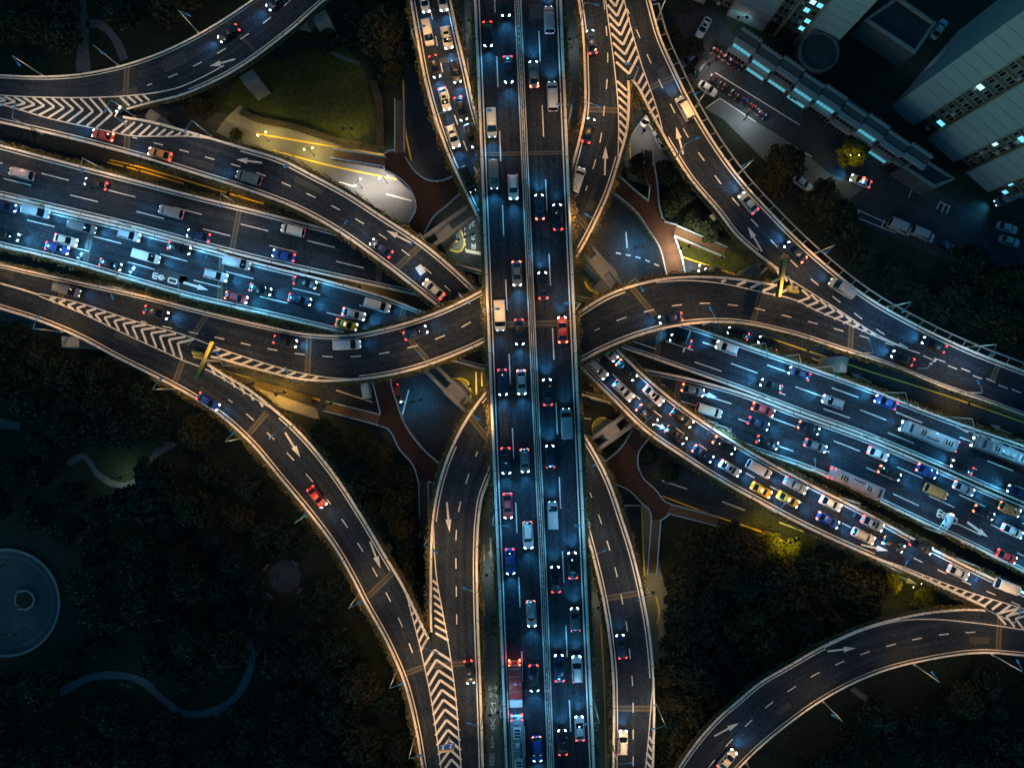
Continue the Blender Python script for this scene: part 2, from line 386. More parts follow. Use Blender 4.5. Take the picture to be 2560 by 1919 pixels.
mark_line(mk, 'turn', [(1514, 0), (1527, 98), (1537, 176), (1544, 247), (1547, 326), (1545, 391)], .2); mark_line(mk, 'turn', [(1560, 0), (1583, 91), (1606, 169)], .2)
mark_line(mk, 'turn', [(1508, -60), (1514, 0)], .2); mark_line(mk, 'turn', [(1545, -60), (1560, 0)], .2)
chevrons(mk, 'turn', [(1533, -45), (1540, 24), (1555, 99), (1575, 197)], [(1506, -75), (1514, -6), (1524, 69), (1540, 165)], [(1548, -92), (1558, -23), (1576, 52), (1600, 150)], 10, 0, .56)
stripes(mk, 'turn', [(1540, 192), (1545, 247), (1547, 326), (1545, 352)], [(1568, 214), (1572, 262), (1566, 340), (1558, 368)], 8, .03, .5)
mark_arrow(mk, 'turn', (1512, 438), (1514, 366))
road_done('turn_a')
for a, b in (((1003, 822), (1076, 910)), ((773, 836), (768, 948)), ((520, 783), (466, 862)), ((1436, 535), (1482, 585)), ((1459, 273), (1572, 277)), ((165, 700), (150, 750))): joint('turn_a', a, b)

FD_L = [(2560, 981), (2400, 922), (2275, 875), (2188, 836), (2133, 803), (2068, 763), (2016, 738), (1975, 715), (1944, 711), (1899, 703), (1801, 691), (1703, 690), (1606, 705), (1508, 740), (1443, 781), (1330, 862), (1221, 969), (1177, 1027), (1128, 1115), (1096, 1207), (1080, 1294), (1075, 1376), (1074, 1460), (1074, 1530), (1077, 1590), (1090, 1650), (1112, 1780), (1128, 1919)]
FD_R = [(2560, 1040), (2491, 1014), (2361, 969), (2231, 916), (2117, 880), (1970, 834), (1834, 808), (1736, 810), (1638, 828), (1540, 862), (1453, 906), (1335, 1000), (1265, 1100), (1229, 1187), (1207, 1246), (1198, 1311), (1195, 1379), (1195, 1460), (1198, 1574), (1203, 1705), (1210, 1919)]
d = road('turn_b', 'curving elevated road from the east that turns down under the main road to the south', 'turn', ext(FD_L, 260, 200), ext(FD_R, 260, 200), ((1944, 711), (1076, 1580)), True,
         [((1560, 715), (1200, 996)), ((1128, 1115), (1080, 1294))], True)
mk = d['mk']
mark_dash(mk, 'turn', [(1487, 826), (1554, 797), (1622, 777), (1692, 763), (1765, 758), (1837, 763), (1904, 774), (1974, 792), (2042, 809), (2110, 828), (2179, 847), (2330, 893), (2560, 985)], phase=1.0)
mark_dash(mk, 'turn', [(1194, 1128), (1168, 1198), (1148, 1270), (1140, 1343), (1140, 1417), (1141, 1490), (1142, 1565)], phase=1.0)
mark_line(mk, 'turn', [(1640, 706), (1703, 701), (1801, 708), (1899, 729), (1996, 753), (2035, 773), (2117, 808), (2185, 839), (2275, 875)], .2)
chevrons(mk, 'turn', [(2015, 738), (2068, 766), (2133, 804), (2200, 842)], [(1992, 716), (2045, 745), (2110, 787), (2185, 834)], [(1980, 750), (2030, 775), (2100, 806), (2185, 840)], 9, 0, .5)
for a, b in (((1815, 700), (1803, 705)), ((1865, 704), (1842, 713)), ((1901, 708), (1876, 720)), ((1936, 715), (1905, 728)), ((1969, 724), (1934, 738))): mark_bar(mk, 'turn', a, b, .5)
mark_line(mk, 'turn', [(1084, 1311), (1086, 1379), (1091, 1438), (1109, 1542), (1125, 1633), (1135, 1705), (1153, 1919), (1160, 2000)], .2); mark_line(mk, 'turn', [(1052, 1623), (1076, 1737), (1102, 1919), (1112, 2000)], .2)
chevrons(mk, 'turn', [(1083, 1612), (1091, 1649), (1114, 1785), (1136, 1960)], [(1055, 1655), (1065, 1690), (1085, 1826), (1108, 2001)], [(1128, 1640), (1134, 1678), (1150, 1814), (1160, 1989)], 14, 0, .56)
stripes(mk, 'turn', [(1080, 1440), (1084, 1500), (1086, 1570), (1088, 1590)], [(1093, 1452), (1107, 1522), (1122, 1592), (1126, 1612)], 8, 0, .5)
mark_arrow(mk, 'turn', (1117, 1255), (1124, 1329))
road_done('turn_b')
for a, b in (((1174, 1040), (1226, 1105)), ((1580, 720), (1638, 789)), ((1908, 706), (1882, 808)), ((1062, 1664), (1202, 1655)), ((2130, 800), (2125, 880))): joint('turn_b', a, b)

# --- right-turn ramps of the upper pair
C_L = [(0, 708), (98, 737), (195, 768), (326, 820), (451, 861), (510, 900), (554, 930), (619, 968), (680, 1015), (738, 1066), (835, 1180), (900, 1278), (966, 1389), (1008, 1460), (1037, 1519), (1070, 1587), (1077, 1600), (1090, 1650), (1112, 1780), (1128, 1919)]
C_R = [(0, 773), (98, 804), (195, 844), (293, 896), (391, 945), (488, 998), (560, 1048), (619, 1102), (705, 1203), (770, 1281), (835, 1369), (887, 1460), (907, 1500), (966, 1607), (1008, 1705), (1037, 1819), (1054, 1919)]
d = road('ramp_sw', 'slip road curving along the dark park from the west to the south', 'turn', ext(C_L, 260, 200), ext(C_R, 260, 200), ((515, 902), (1072, 1590)), True, ((700, 1033), (985, 1425)), True, m='asphalt_ramp')
mk = d['mk']
mark_dash(mk, 'turn', [(571, 998), (625, 1042), (679, 1092), (730, 1145), (777, 1198), (822, 1254), (865, 1312), (905, 1374), (941, 1436), (976, 1502), (1007, 1568), (1034, 1637)], phase=1.0)
mark_line(mk, 'turn', [(456, 900), (508, 920), (554, 944), (619, 985), (700, 1033)], .2); mark_line(mk, 'turn', [(985, 1425), (1011, 1473), (1031, 1542), (1052, 1623)], .2)
for a, b in (((522, 905), (538, 937)), ((548, 923), (563, 951)), ((574, 942), (588, 968)), ((600, 962), (612, 984)), ((625, 984), (634, 1000)), ((650, 1004), (657, 1016))): mark_bar(mk, 'turn', a, b, .46)
stripes(mk, 'turn', [(1013, 1482), (1028, 1540), (1043, 1590), (1053, 1640)], [(1022, 1476), (1045, 1530), (1062, 1572), (1073, 1602)], 7, 0, .5)
mark_arrow(mk, 'turn', (713, 1081), (751, 1143)); mark_arrow(mk, 'turn', (925, 1353), (951, 1420))
road_done('ramp_sw')
for a, b in (((460, 893), (432, 968)), ((667, 1031), (612, 1096)), ((920, 1490), (985, 1428)), ((1001, 1688), (1058, 1666))): joint('ramp_sw', a, b)

L_L = [(1537, 0), (1555, 91), (1574, 196), (1589, 214), (1619, 270), (1671, 365), (1720, 443), (1801, 540), (1834, 584), (1899, 642), (1951, 682), (1975, 709), (2016, 738), (2068, 763), (2133, 803), (2188, 836), (2275, 875), (2400, 922), (2560, 981)]
L_R = [(1626, -4), (1652, 90), (1687, 170), (1736, 270), (1801, 376), (1866, 462), (1931, 532), (1988, 590), (2068, 662), (2166, 738), (2296, 812), (2426, 873), (2560, 925)]
d = road('ramp_ne', 'slip road curving beside the housing blocks from the east to the north', 'turn', ext(L_L, 200, 260), ext(L_R, 200, 260), ((1583, 204), (1945, 677)), True, ((1660, 345), (1890, 634)), True)
mk = d['mk']
mark_dash(mk, 'turn', [(1568, 23), (1596, 86), (1625, 153), (1658, 223), (1690, 288), (1726, 352), (1768, 412), (1812, 472), (1860, 528), (1910, 582), (1962, 636), (2013, 685), (2068, 730), (2127, 776), (2184, 818), (2322, 895), (2389, 921), (2455, 947), (2560, 985)], phase=1.0)
mark_line(mk, 'turn', [(1606, 169), (1632, 241), (1651, 303), (1660, 345)], .2); mark_line(mk, 'turn', [(1890, 634), (1951, 682), (2016, 724), (2068, 756), (2133, 799), (2188, 834), (2275, 875)], .2)
stripes(mk, 'turn', [(1606, 172), (1620, 205), (1637, 262), (1649, 298)], [(1591, 203), (1605, 236), (1620, 282), (1636, 312)], 6, 0, .5)
stripes(mk, 'turn', [(1935, 668), (1952, 682), (1985, 704)], [(1945, 690), (1962, 700), (1990, 722)], 3, 0, .5)
mark_arrow(mk, 'turn', (1708, 386), (1690, 317)); mark_arrow(mk, 'turn', (1905, 628), (1869, 566))
road_done('ramp_ne')
for a, b in (((1622, 221), (1697, 188)), ((1955, 650), (1990, 600)), ((2480, 950), (2500, 905))): joint('ramp_ne', a, b)

# --- second level
GH_L = [(1024, 0), (1041, 98), (1063, 212), (1096, 326), (1128, 410), (1161, 479), (1190, 540), (1260, 668), (1350, 800), (1453, 921), (1534, 1002), (1606, 1073), (1703, 1141), (1801, 1203), (1899, 1257), (2000, 1311), (2133, 1373), (2263, 1428), (2394, 1486), (2465, 1519), (2560, 1548)]
GH_R = [(1128, 0), (1145, 81), (1168, 179), (1190, 277), (1238, 420), (1325, 590), (1440, 762), (1540, 868), (1606, 932), (1684, 998), (1768, 1058), (1866, 1120), (2003, 1196), (2166, 1279), (2328, 1367), (2491, 1447), (2560, 1478)]
d = road('turn_c', 'busy elevated road curving from the north under the main road to the south-east', 'low', ext(GH_L, 260, 260), ext(GH_R, 260, 260), [(None, (2462, 1517))], True, [(None, (2180, 1393))], True, m='asphalt_ramp')
mk = d['mk']
mark_dash(mk, 'low', [(1070, 0), (1084, 62), (1096, 130), (1111, 199), (1130, 267), (1151, 332), (1176, 397), (1200, 450)], phase=3.4)
mark_dash(mk, 'low', [(1490, 893), (1511, 914), (1562, 965), (1614, 1009), (1667, 1052), (1724, 1094), (1781, 1133), (1840, 1168), (1899, 1201), (2024, 1266), (2150, 1329), (2276, 1390), (2337, 1420), (2395, 1446), (2560, 1517)], phase=1.0)
mark_line(mk, 'low', [(2180, 1393), (2231, 1407), (2328, 1444), (2426, 1480), (2560, 1521), (2640, 1545)], .2)
stripes(mk, 'low', [(2300, 1434), (2400, 1470), (2500, 1503), (2560, 1521)], [(2286, 1440), (2375, 1480), (2480, 1525), (2530, 1545)], 12, 0, .55)
chevrons(mk, 'low', [(2480, 1531), (2530, 1543), (2620, 1570)], [(2540, 1515), (2585, 1530), (2660, 1552)], [(2505, 1560), (2560, 1574), (2640, 1590)], 6, 0, .5)
mark_arrow(mk, 'low', (1635, 1058), (1664, 1071)); mark_arrow(mk, 'low', (2153, 1361), (2221, 1376))
road_done('turn_c')
for a, b in (((1068, 152), (1166, 150)), ((1620, 1018), (1655, 985)), ((1905, 1195), (1922, 1155))): joint('turn_c', a, b, .7)

IJ_L = [(0, 308), (163, 345), (326, 387), (488, 436), (651, 488), (738, 522), (835, 574), (933, 642), (1031, 717), (1096, 769), (1200, 858), (1325, 1005), (1420, 1190), (1472, 1360), (1501, 1477), (1518, 1574), (1529, 1672), (1532, 1770), (1531, 1919)]
IJ_R = [(0, 249), (130, 272), (293, 285), (310, 290), (358, 298), (488, 332), (586, 361), (720, 404), (770, 430), (868, 482), (953, 537), (1063, 610), (1190, 722), (1310, 850), (1400, 975), (1461, 1083), (1492, 1135), (1524, 1200), (1557, 1294), (1583, 1376), (1606, 1470), (1625, 1574), (1635, 1672), (1638, 1770), (1635, 1919)]
d = road('turn_d', 'elevated road curving from the south under the main road to the north-west', 'low', ext(IJ_L, 260, 260), ext(IJ_R, 260, 260), True, ((312, 290), None), True, ((600, 366), (1634, 1690)))
mk = d['mk']
mark_dash(mk, 'low', [(331, 343), (396, 360), (462, 378), (529, 397), (594, 415), (659, 438), (725, 465), (786, 493), (848, 524), (907, 558), (966, 597), (1024, 639), (1075, 681), (1126, 727)], phase=1.0)
mark_dash(mk, 'low', [(1475, 1231), (1499, 1294), (1521, 1363), (1540, 1428), (1555, 1498), (1567, 1566), (1575, 1636), (1581, 1706), (1583, 1776), (1583, 1850), (1583, 1960)], phase=1.0)
mark_line(mk, 'low', [(-60, 244), (0, 260), (130, 298), (260, 326), (326, 339), (400, 341), (488, 342), (554, 353), (600, 366)], .22)
stripes(mk, 'low', [(270, 328), (330, 339), (420, 341), (492, 342)], [(312, 298), (365, 309), (455, 331), (502, 338)], 10, 0, .5)
mark_line(mk, 'low', [(1634, 1690), (1630, 1735), (1622, 1835), (1610, 1960)], .2)
stripes(mk, 'low', [(1624, 1830), (1616, 1880), (1610, 1950)], [(1632, 1848), (1630, 1900), (1628, 1970)], 6, 0, .5)
mark_arrow(mk, 'low', (655, 407), (591, 399)); mark_arrow(mk, 'low', (1027, 607), (966, 576))
mark_bar(mk, 'low', (1045, 665), (1058, 684), 1.4, .012)
road_done('turn_d')
for a, b in (((1060, 606), (985, 676)), ((1508, 1496), (1605, 1480)), ((1536, 1770), (1634, 1770)), ((320, 297), (316, 380)), ((1420, 1000), (1330, 1010))): joint('turn_d', a, b, 1.3)

M_L = [(0, 186), (60, 189), (130, 189), (195, 184), (260, 173), (391, 134), (488, 88), (570, 39), (628, 0)]
M_R = [(0, 249), (130, 272), (293, 285), (322, 274), (372, 260), (456, 239), (520, 213), (586, 179), (684, 111), (738, 68), (803, 10), (815, 0)]
d = road('ramp_nw', 'slip road curving across the upper left corner from the north to the west', 'low', ext(M_L, 260, 260), ext(M_R, 260, 260), True, ((316, 278), None), True, ((480, 229), None))
mk = d['mk']
mark_dash(mk, 'low', [(368, 214), (431, 190), (495, 160), (555, 127), (612, 91), (669, 50), (718, 8), (760, -40)], phase=1.0)
mark_line(mk, 'low', [(-60, 232), (0, 238), (130, 244), (260, 243), (326, 239), (400, 230), (440, 221), (500, 196), (560, 164)], .22)
chevrons(mk, 'low', [(-22, 245), (60, 258), (180, 272), (293, 286)], [(-52, 235), (26, 240), (146, 244), (258, 243)], [(-64, 252), (16, 268), (136, 302), (250, 325)], 13, 0, .5)
stripes(mk, 'low', [(290, 242), (320, 240), (355, 237), (366, 236)], [(318, 270), (345, 258), (376, 251), (380, 246)], 4, 0, .5)
mark_arrow(mk, 'low', (588, 148), (524, 166))
road_done('ramp_nw')
joint('ramp_nw', (318, 166), (312, 268)); joint('ramp_nw', (560, 50), (640, 130), .5)

N_L = [(1694, 1919), (1720, 1880), (1801, 1786), (1840, 1753), (1889, 1711), (1970, 1662), (2068, 1607), (2166, 1565), (2263, 1539), (2361, 1524), (2440, 1521), (2470, 1524), (2560, 1548)]
N_R = [(1850, 1919), (1889, 1880), (1970, 1812), (2068, 1744), (2198, 1682), (2328, 1649), (2459, 1633), (2560, 1640)]
d = road('ramp_se', 'slip road curving across the lower right corner from the south to the east', 'low', ext(N_L, 260, 260), ext(N_R, 260, 260), (None, (2458, 1522)), True, (None, (2060, 1610)), True)
mk = d['mk']
mark_dash(mk, 'low', [(1735, 1960), (1775, 1913), (1817, 1862), (1864, 1814), (1918, 1765), (1975, 1724), (2035, 1687), (2100, 1656), (2167, 1630), (2234, 1610), (2309, 1593), (2368, 1584), (2438, 1579)], phase=1.0)
mark_line(mk, 'low', [(2060, 1618), (2166, 1572), (2263, 1549), (2328, 1547), (2426, 1555), (2560, 1574), (2640, 1590)], .2)
mark_arrow(mk, 'low', (1786, 1839), (1847, 1806)); mark_arrow(mk, 'low', (2069, 1627), (2139, 1619))
road_done('ramp_se')
joint('ramp_se', (2500, 1535), (2495, 1632))

# --- lowest level: the east-west motorway
KN_L = [(0, 361), (163, 404), (326, 446), (488, 488), (640, 525), (803, 567), (1290, 698), (1749, 821), (1866, 862), (2003, 909), (2166, 967), (2328, 1031), (2560, 1112)]
KN_R = [(0, 489), (163, 528), (326, 567), (488, 610), (640, 649), (868, 701), (1031, 737), (1300, 803), (1560, 873), (1703, 922), (1834, 968), (2003, 1032), (2166, 1091), (2328, 1157), (2491, 1229), (2560, 1258)]
KS_L = [(0, 492), (163, 531), (326, 570), (488, 613), (640, 655), (835, 704), (966, 742), (1070, 781), (1340, 850), (1612, 921), (1736, 947), (1840, 976), (2003, 1036), (2166, 1095), (2328, 1163), (2491, 1235), (2560, 1264)]
KS_R = [(0, 616), (163, 655), (326, 701), (488, 747), (640, 782), (819, 824), (1200, 922), (1560, 1018), (1740, 1075), (1905, 1134), (2035, 1179), (2166, 1239), (2296, 1301), (2426, 1363), (2560, 1431)]
d = road('west', 'westbound carriageway of the motorway that crosses lowest, three lanes', 'cross', ext(KN_L, 320, 320), ext(KN_R, 320, 320), True, True, True, True, m='asphalt', thick=1.4)
mk = d['mk']
def lanes(key, fs, a, b, ph=0):
    q = ROADS[key]
    for f in fs:
        pts = q['l']+(q['r']-q['l'])*f; i, j = nearest(pts, a), nearest(pts, b)
        mark_dash(q['mk'], 'cross', [tuple(x) for x in pts[i:j+1:3]], 5.9, 14.3, .2, ph); ph += 7
lanes('west', (.36, .65), (-200, 380), (1040, 690), 3); lanes('west', (.27, .51, .75), (1440, 790), (2760, 1200), 2)
for k in range(5): mark_bar(mk, 'cross', (2390+k*44, 1064+k*18), (2421+k*44, 1079+k*18), .5)
for k in range(7): mk.poly([W3('cross', 2240+k*17+a, 998+k*6.9+b, .03) for a, b in ((0, 0), (8, 3.5), (5, -6))])
mark_bar(mk, 'cross', (1727, 824), (1708, 880), .3)
road_done('west')
d = road('east', 'eastbound carriageway of the motorway that crosses lowest, bright with headlights', 'cross', ext(KS_L, 320, 320), ext(KS_R, 320, 320), True, True, True, True, m='asphalt', thick=1.4)
mk = d['mk']
lanes('east', (.34, .66), (-200, 520), (1180, 860), 6); lanes('east', (.27, .51, .75), (1640, 980), (2760, 1380), 4)
mark_arrow(mk, 'cross', (459, 706), (521, 725), sw=.5); mark_arrow(mk, 'cross', (1734, 979), (1794, 993)); mark_arrow(mk, 'cross', (2418, 1304), (2470, 1342), sw=.5)
for k in range(8): mark_bar(mk, 'cross', (2030+k*62, 1172+k*30), (2061+k*62, 1187+k*30), .5)
# worn lettering in the slip lane: two characters each, read in the direction of travel
WORN = [[(.15, .08), (.15, .42), (.85, .42), (.85, .08)], [(.5, -.05), (.5, .9)], [(.02, .55), (.02, .92), (.98, .92), (.98, .55)]]
WORN2 = [[(.1, .1), (.9, .1), (.9, .9), (.1, .9), (.1, .1)]]
glyph(mk, 'cross', WORN, (2369, 1283), (-5, 16), (-24, -11), .3); glyph(mk, 'cross', WORN2, (2396, 1296), (-5, 16), (-22, -10), .3)
glyph(mk, 'cross', WORN, (412, 689), (-3, 13), (-30, -8), .3); glyph(mk, 'cross', WORN2, (446, 699), (-3, 13), (-26, -7), .3)
road_done('east')
for k in (('west', (600, 517), (578, 634)), ('west', (953, 607), (945, 718)), ('west', (1655, 795), (1640, 895)), ('east', (1012, 762), (985, 866)), ('east', (232, 546), (212, 668)), ('east', (555, 631), (548, 763)), ('east', (1700, 935), (1680, 1055))): joint(*k)

# repaired patches in the asphalt
pr = random.Random(4)
for key, d in ROADS.items():
    mb = MB(); c = (d['l']+d['r'])/2
    for _ in range(7):
        i = pr.randrange(10, d['n']-12); f = pr.choice((.3, .7)); p, q = d['l'][i]+(d['r'][i]-d['l'][i])*f, d['l'][i+2]+(d['r'][i+2]-d['l'][i+2])*f
        u = (q-p)/np.hypot(*(q-p)); L = pr.uniform(25, 90); mark_bar(mb, d['fam'], tuple(p-u*L/2), tuple(p+u*L/2), pr.uniform(1.0, 2.6), .006, pr.choice((0, 0, 1)))
    mb.build('asphalt_patch', [M['patch_dark'], M['patch_pale']], d['o'])
# ---------------------------------------------------------------- ground level
def inside(pts, x, y):
    c = False; n = len(pts); j = n-1
    for i in range(n):
        (xi, yi), (xj, yj) = pts[i], pts[j]
        if (yi > y) != (yj > y) and x < (xj-xi)*(y-yi)/(yj-yi)+xi: c = not c
        j = i
    return c
def sheet(name, pts, z, m, label=None, curve=False, kind='structure'):
    if curve: pts = [tuple(p) for p in spline(list(pts)+[pts[0]], step=8)][:-1]
    mb = MB(); mb.poly([P(x, y, z) for x, y in reversed(pts)]); o = mb.build(name, M[m]); tag(o, label, name.replace('_', ' '), kind=kind); return o
def ribbon(name, pts, wpx, z, m, label=None):
    q = spline(pts, step=8); rows = []
    for i in range(len(q)):
        t = q[min(i+1, len(q)-1)]-q[max(i-1, 0)]; t = t/max(np.hypot(*t), 1e-6); w = wpx/2*(.9+.1*math.sin(i*.5))
        rows.append([P(q[i][0]-t[1]*w, q[i][1]+t[0]*w, z), P(q[i][0]+t[1]*w, q[i][1]-t[0]*w, z)])
    mb = MB(); mb.grid(rows); o = mb.build(name, M[m]); tag(o, label, name, kind='structure'); return o
mb = MB(); mb.quad((-900, -900, 0), (900, -900, 0), (900, 900, 0), (-900, 900, 0))
tag(mb.build('ground', M['ground']), 'dark soil and rough grass under the trees', 'ground', kind='structure')
STREET = [(-300, 300), (330, 270), (480, 262), (600, 300), (738, 340), (868, 372), (962, 388), (1024, 402), (1014, 330), (1009, 195), (1012, -300), (1540, -300), (1530, 100), (1560, 300), (1548, 480), (1600, 585), (1664, 625), (1706, 642), (1834, 685),
          (1950, 720), (2150, 840), (2400, 960), (2860, 1080), (2860, 1660), (2300, 1470), (2110, 1410), (1899, 1327), (1794, 1291), (1654, 1239), (1604, 1242), (1606, 1300), (1613, 1480), (1630, 1700), (1640, 2200), (1190, 2200),
          (1195, 1500), (1110, 1330), (1050, 1180), (940, 1075), (786, 1030), (640, 979), (400, 900), (0, 800), (-300, 740)]
street = sheet('road', STREET, .010, 'street', 'wide surface streets crossing in the shade beneath all the elevated roads')
mk = MB(); my = MB()
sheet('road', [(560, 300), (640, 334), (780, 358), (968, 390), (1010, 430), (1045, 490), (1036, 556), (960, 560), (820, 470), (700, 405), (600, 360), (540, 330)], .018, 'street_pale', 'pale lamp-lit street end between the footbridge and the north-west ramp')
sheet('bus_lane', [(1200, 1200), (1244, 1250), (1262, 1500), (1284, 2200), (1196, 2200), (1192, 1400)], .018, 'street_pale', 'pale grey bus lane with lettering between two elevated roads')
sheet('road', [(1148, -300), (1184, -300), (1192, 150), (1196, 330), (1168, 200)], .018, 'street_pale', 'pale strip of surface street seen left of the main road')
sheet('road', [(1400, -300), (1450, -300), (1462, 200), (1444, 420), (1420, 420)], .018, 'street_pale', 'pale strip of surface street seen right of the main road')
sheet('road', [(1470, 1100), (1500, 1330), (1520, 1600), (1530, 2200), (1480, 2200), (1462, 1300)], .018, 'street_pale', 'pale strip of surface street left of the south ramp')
sheet('pavement', [(1604, 1250), (1640, 1300), (1650, 1420), (1680, 1520), (1700, 1700), (1640, 1700), (1613, 1480), (1606, 1300)], .022, 'paving', 'pavement beside the foot of the south-east footbridge stairs')
sheet('pavement', [(600, 262), (640, 290), (738, 320), (868, 360), (962, 385), (968, 390), (780, 358), (640, 334), (560, 300)], .03, 'paving', 'pavement along the hedge of the north-west lawn')
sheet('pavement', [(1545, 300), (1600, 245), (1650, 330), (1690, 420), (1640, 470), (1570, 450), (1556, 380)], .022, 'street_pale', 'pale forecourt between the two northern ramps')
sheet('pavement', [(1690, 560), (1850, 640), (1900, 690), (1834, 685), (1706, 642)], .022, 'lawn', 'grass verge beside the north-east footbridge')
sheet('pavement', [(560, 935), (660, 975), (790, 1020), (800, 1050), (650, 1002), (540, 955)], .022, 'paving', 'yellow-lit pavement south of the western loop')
sheet('traffic_island', [(1465, 665), (1500, 650), (1545, 690), (1520, 725), (1490, 733), (1463, 715)], .03, 'paving', 'pale paved island around the north-east pier', True)
sheet('traffic_island', [(1105, 600), (1150, 570), (1157, 590), (1158, 620), (1140, 628), (1110, 618)], .03, 'path', 'yellow-kerbed island around the north-west pier', True)
sheet('traffic_island', [(1130, 945), (1170, 960), (1176, 1000), (1160, 1010), (1130, 970)], .03, 'paving', 'yellow-kerbed island around the south-west pier', True)
sheet('traffic_island', [(1483, 1060), (1500, 1045), (1530, 1055), (1510, 1090), (1488, 1095)], .03, 'paving', 'yellow-kerbed island around the south-east pier', True)
for pts in ([(1148, 570), (1156, 585), (1160, 615), (1152, 628), (1108, 617)], [(1463, 690), (1466, 715), (1490, 733), (1540, 745)], [(1130, 945), (1168, 952), (1176, 975), (1176, 1005)], [(1485, 1090), (1482, 1060), (1502, 1043), (1535, 1055)],
            [(640, 334), (780, 358), (965, 388)], [(682, 376), (800, 408), (992, 449)], [(1008, 200), (1014, 330), (1028, 402)], [(1706, 642), (1834, 685), (1880, 700)], [(1905, 838), (2127, 913), (2400, 1000), (2600, 1070)],
            [(1654, 1239), (1794, 1291), (1899, 1327), (2000, 1370)], [(1604, 1262), (1608, 1370), (1613, 1470)], [(560, 926), (680, 962), (800, 1000)], [(275, 400), (340, 415), (400, 432), (560, 480), (660, 510)], [(268, 406), (340, 424), (460, 460)],
            [(1574, 360), (1578, 420)], [(1640, 1490), (1648, 1530), (1642, 1560)], [(240, 668), (310, 690), (330, 706)], [(500, 755), (575, 775)]):
    mark_line(my, 'ground', pts, .3, .035)
for pts in ([(1255, 1560), (1262, 1700), (1268, 1860), (1270, 1960)],): mark_dash(my, 'ground', pts, 4, 9, .22, 0, .035)
for y in (1560, 1700, 1800): mark_bar(my, 'ground', (1209, y-200), (1211, y-160), .22, .035)
mark_line(my, 'ground', [(1502, 1560), (1510, 1700), (1516, 1960)], .3, .035)
my.build('road_marking', M['paint_yellow'], street)
mark_arrow(mk, 'ground', (1226, 1343), (1228, 1403), .04); mark_arrow(mk, 'ground', (2234, 1434), (2293, 1460), .04); mark_arrow(mk, 'ground', (2179, 956), (2126, 933), .04)
mark_arrow(mk, 'ground', (2530, 1085), (2475, 1061), .04)
mark_bar(mk, 'ground', (1165, 627), (1203, 634), .7, .04)
for y in range(556, 622, 13): mark_bar(mk, 'ground', (1161+(y-556)*.045, y), (1161.3+(y-556)*.045, y+6), .2, .04)
mark_bar(mk, 'ground', (1174, 545), (1175, 572), .2, .04)
mark_dash(mk, 'ground', [(1540, 632), (1600, 645), (1655, 668)], 1.1, 2.2, .3, 0, .04)
for a, b in (((848, 455), (884, 466)), ((965, 485), (1029, 502)), ((1655, 1201), (1718, 1222)), ((1805, 1253), (1862, 1275)), ((1948, 1305), (2010, 1328)), ((1562, 1263), (1600, 1263)), ((1565, 580), (1568, 620)), ((1022, 974), (1005, 1040)), ((995, 1000), (1013, 1005)),
             ((840, 975), (932, 1005)), ((1190, 930), (1191, 986)), ((1204, 930), (1205, 968)), ((1455, 955), (1503, 978)), ((1458, 990), (1530, 1010)), ((1620, 310), (1635, 328)), ((2030, 895), (2100, 925)), ((1460, 1045), (1478, 1047))): mark_bar(mk, 'ground', a, b, .3, .04)
# bus-lane lettering, read facing up the picture's lower edge (seen upside down from here)
G_ = {'1': [[(.5, 0), (.5, 1)]], '6': [[(.9, .0), (.1, .0), (.1, 1), (.9, 1), (.9, .5), (.1, .5)]], '9': [[(.9, .5), (.1, .5), (.1, 0), (.9, 0), (.9, 1), (.1, 1)]], '7': [[(.1, 0), (.9, 0), (.3, 1)]],
      '0': [[(.1, 0), (.9, 0), (.9, 1), (.1, 1), (.1, 0)]], '-': [[(.1, .5), (.9, .5)]],
      'gong': [[(.42, .02), (.05, .5)], [(.58, .02), (.95, .5)], [(.5, .45), (.15, .93), (.85, .88)], [(.68, .66), (.92, 1)]],
      'jiao': [[(.5, 0), (.5, .16)], [(.05, .22), (.95, .22)], [(.34, .3), (.1, .52)], [(.66, .3), (.92, .52)], [(.7, .45), (.08, 1)], [(.3, .45), (.95, 1)]],
      'zhuan': [[(.15, .16), (.85, .16)], [(.05, .38), (.95, .38)], [(.52, 0), (.32, .58), (.8, .58), (.5, .86)], [(.3, .74), (.7, 1)]],
      'yong': [[(.1, 1), (.16, .04), (.88, .04), (.88, .98)], [(.15, .34), (.88, .34)], [(.14, .64), (.88, .64)], [(.5, .04), (.5, 1)]],
      'dai': [[(.3, 0), (.05, .22)], [(.32, .28), (.05, .55)], [(.2, .45), (.2, 1)], [(.45, .14), (.95, .14)], [(.7, 0), (.7, .36)], [(.4, .36), (1, .36)], [(.42, .58), (1, .58)], [(.8, .42), (.8, 1), (.64, .92)], [(.5, .7), (.6, .82)]],
      'xing': [[(.34, 0), (.05, .28)], [(.36, .34), (.04, .66)], [(.22, .55), (.22, 1)], [(.5, .12), (.95, .12)], [(.44, .44), (1, .44)], [(.76, .44), (.76, 1), (.6, .92)]],
      'qu': [[(.95, .06), (.08, .06), (.08, .96), (1, .96)], [(.78, .22), (.25, .78)], [(.28, .24), (.8, .8)]]}
def word(chars, x, y, rx, ry, dx, dy, w, adv, dz=.04):
    for i, c in enumerate(chars): glyph(mk, 'ground', G_[c], (x+adv[0]*i, y+adv[1]*i), (rx, ry), (dx, dy), w, dz)
word('16-19', 1246, 1725, -4.6, -.1, -.2, -10.5, .13, (-4.95, -.12)); word('7-10', 1244, 1741, -4.8, -.1, -.2, -10.5, .13, (-5.3, -.12))
for c, y, h in (('gong', 1784, 30), ('jiao', 1827, 32), ('zhuan', 1870, 31), ('yong', 1913, 32)):
    glyph(mk, 'ground', G_[c], (1240-(y-1784)*.03, y), (-13.5, 0), (.4, -h), .2, .04)
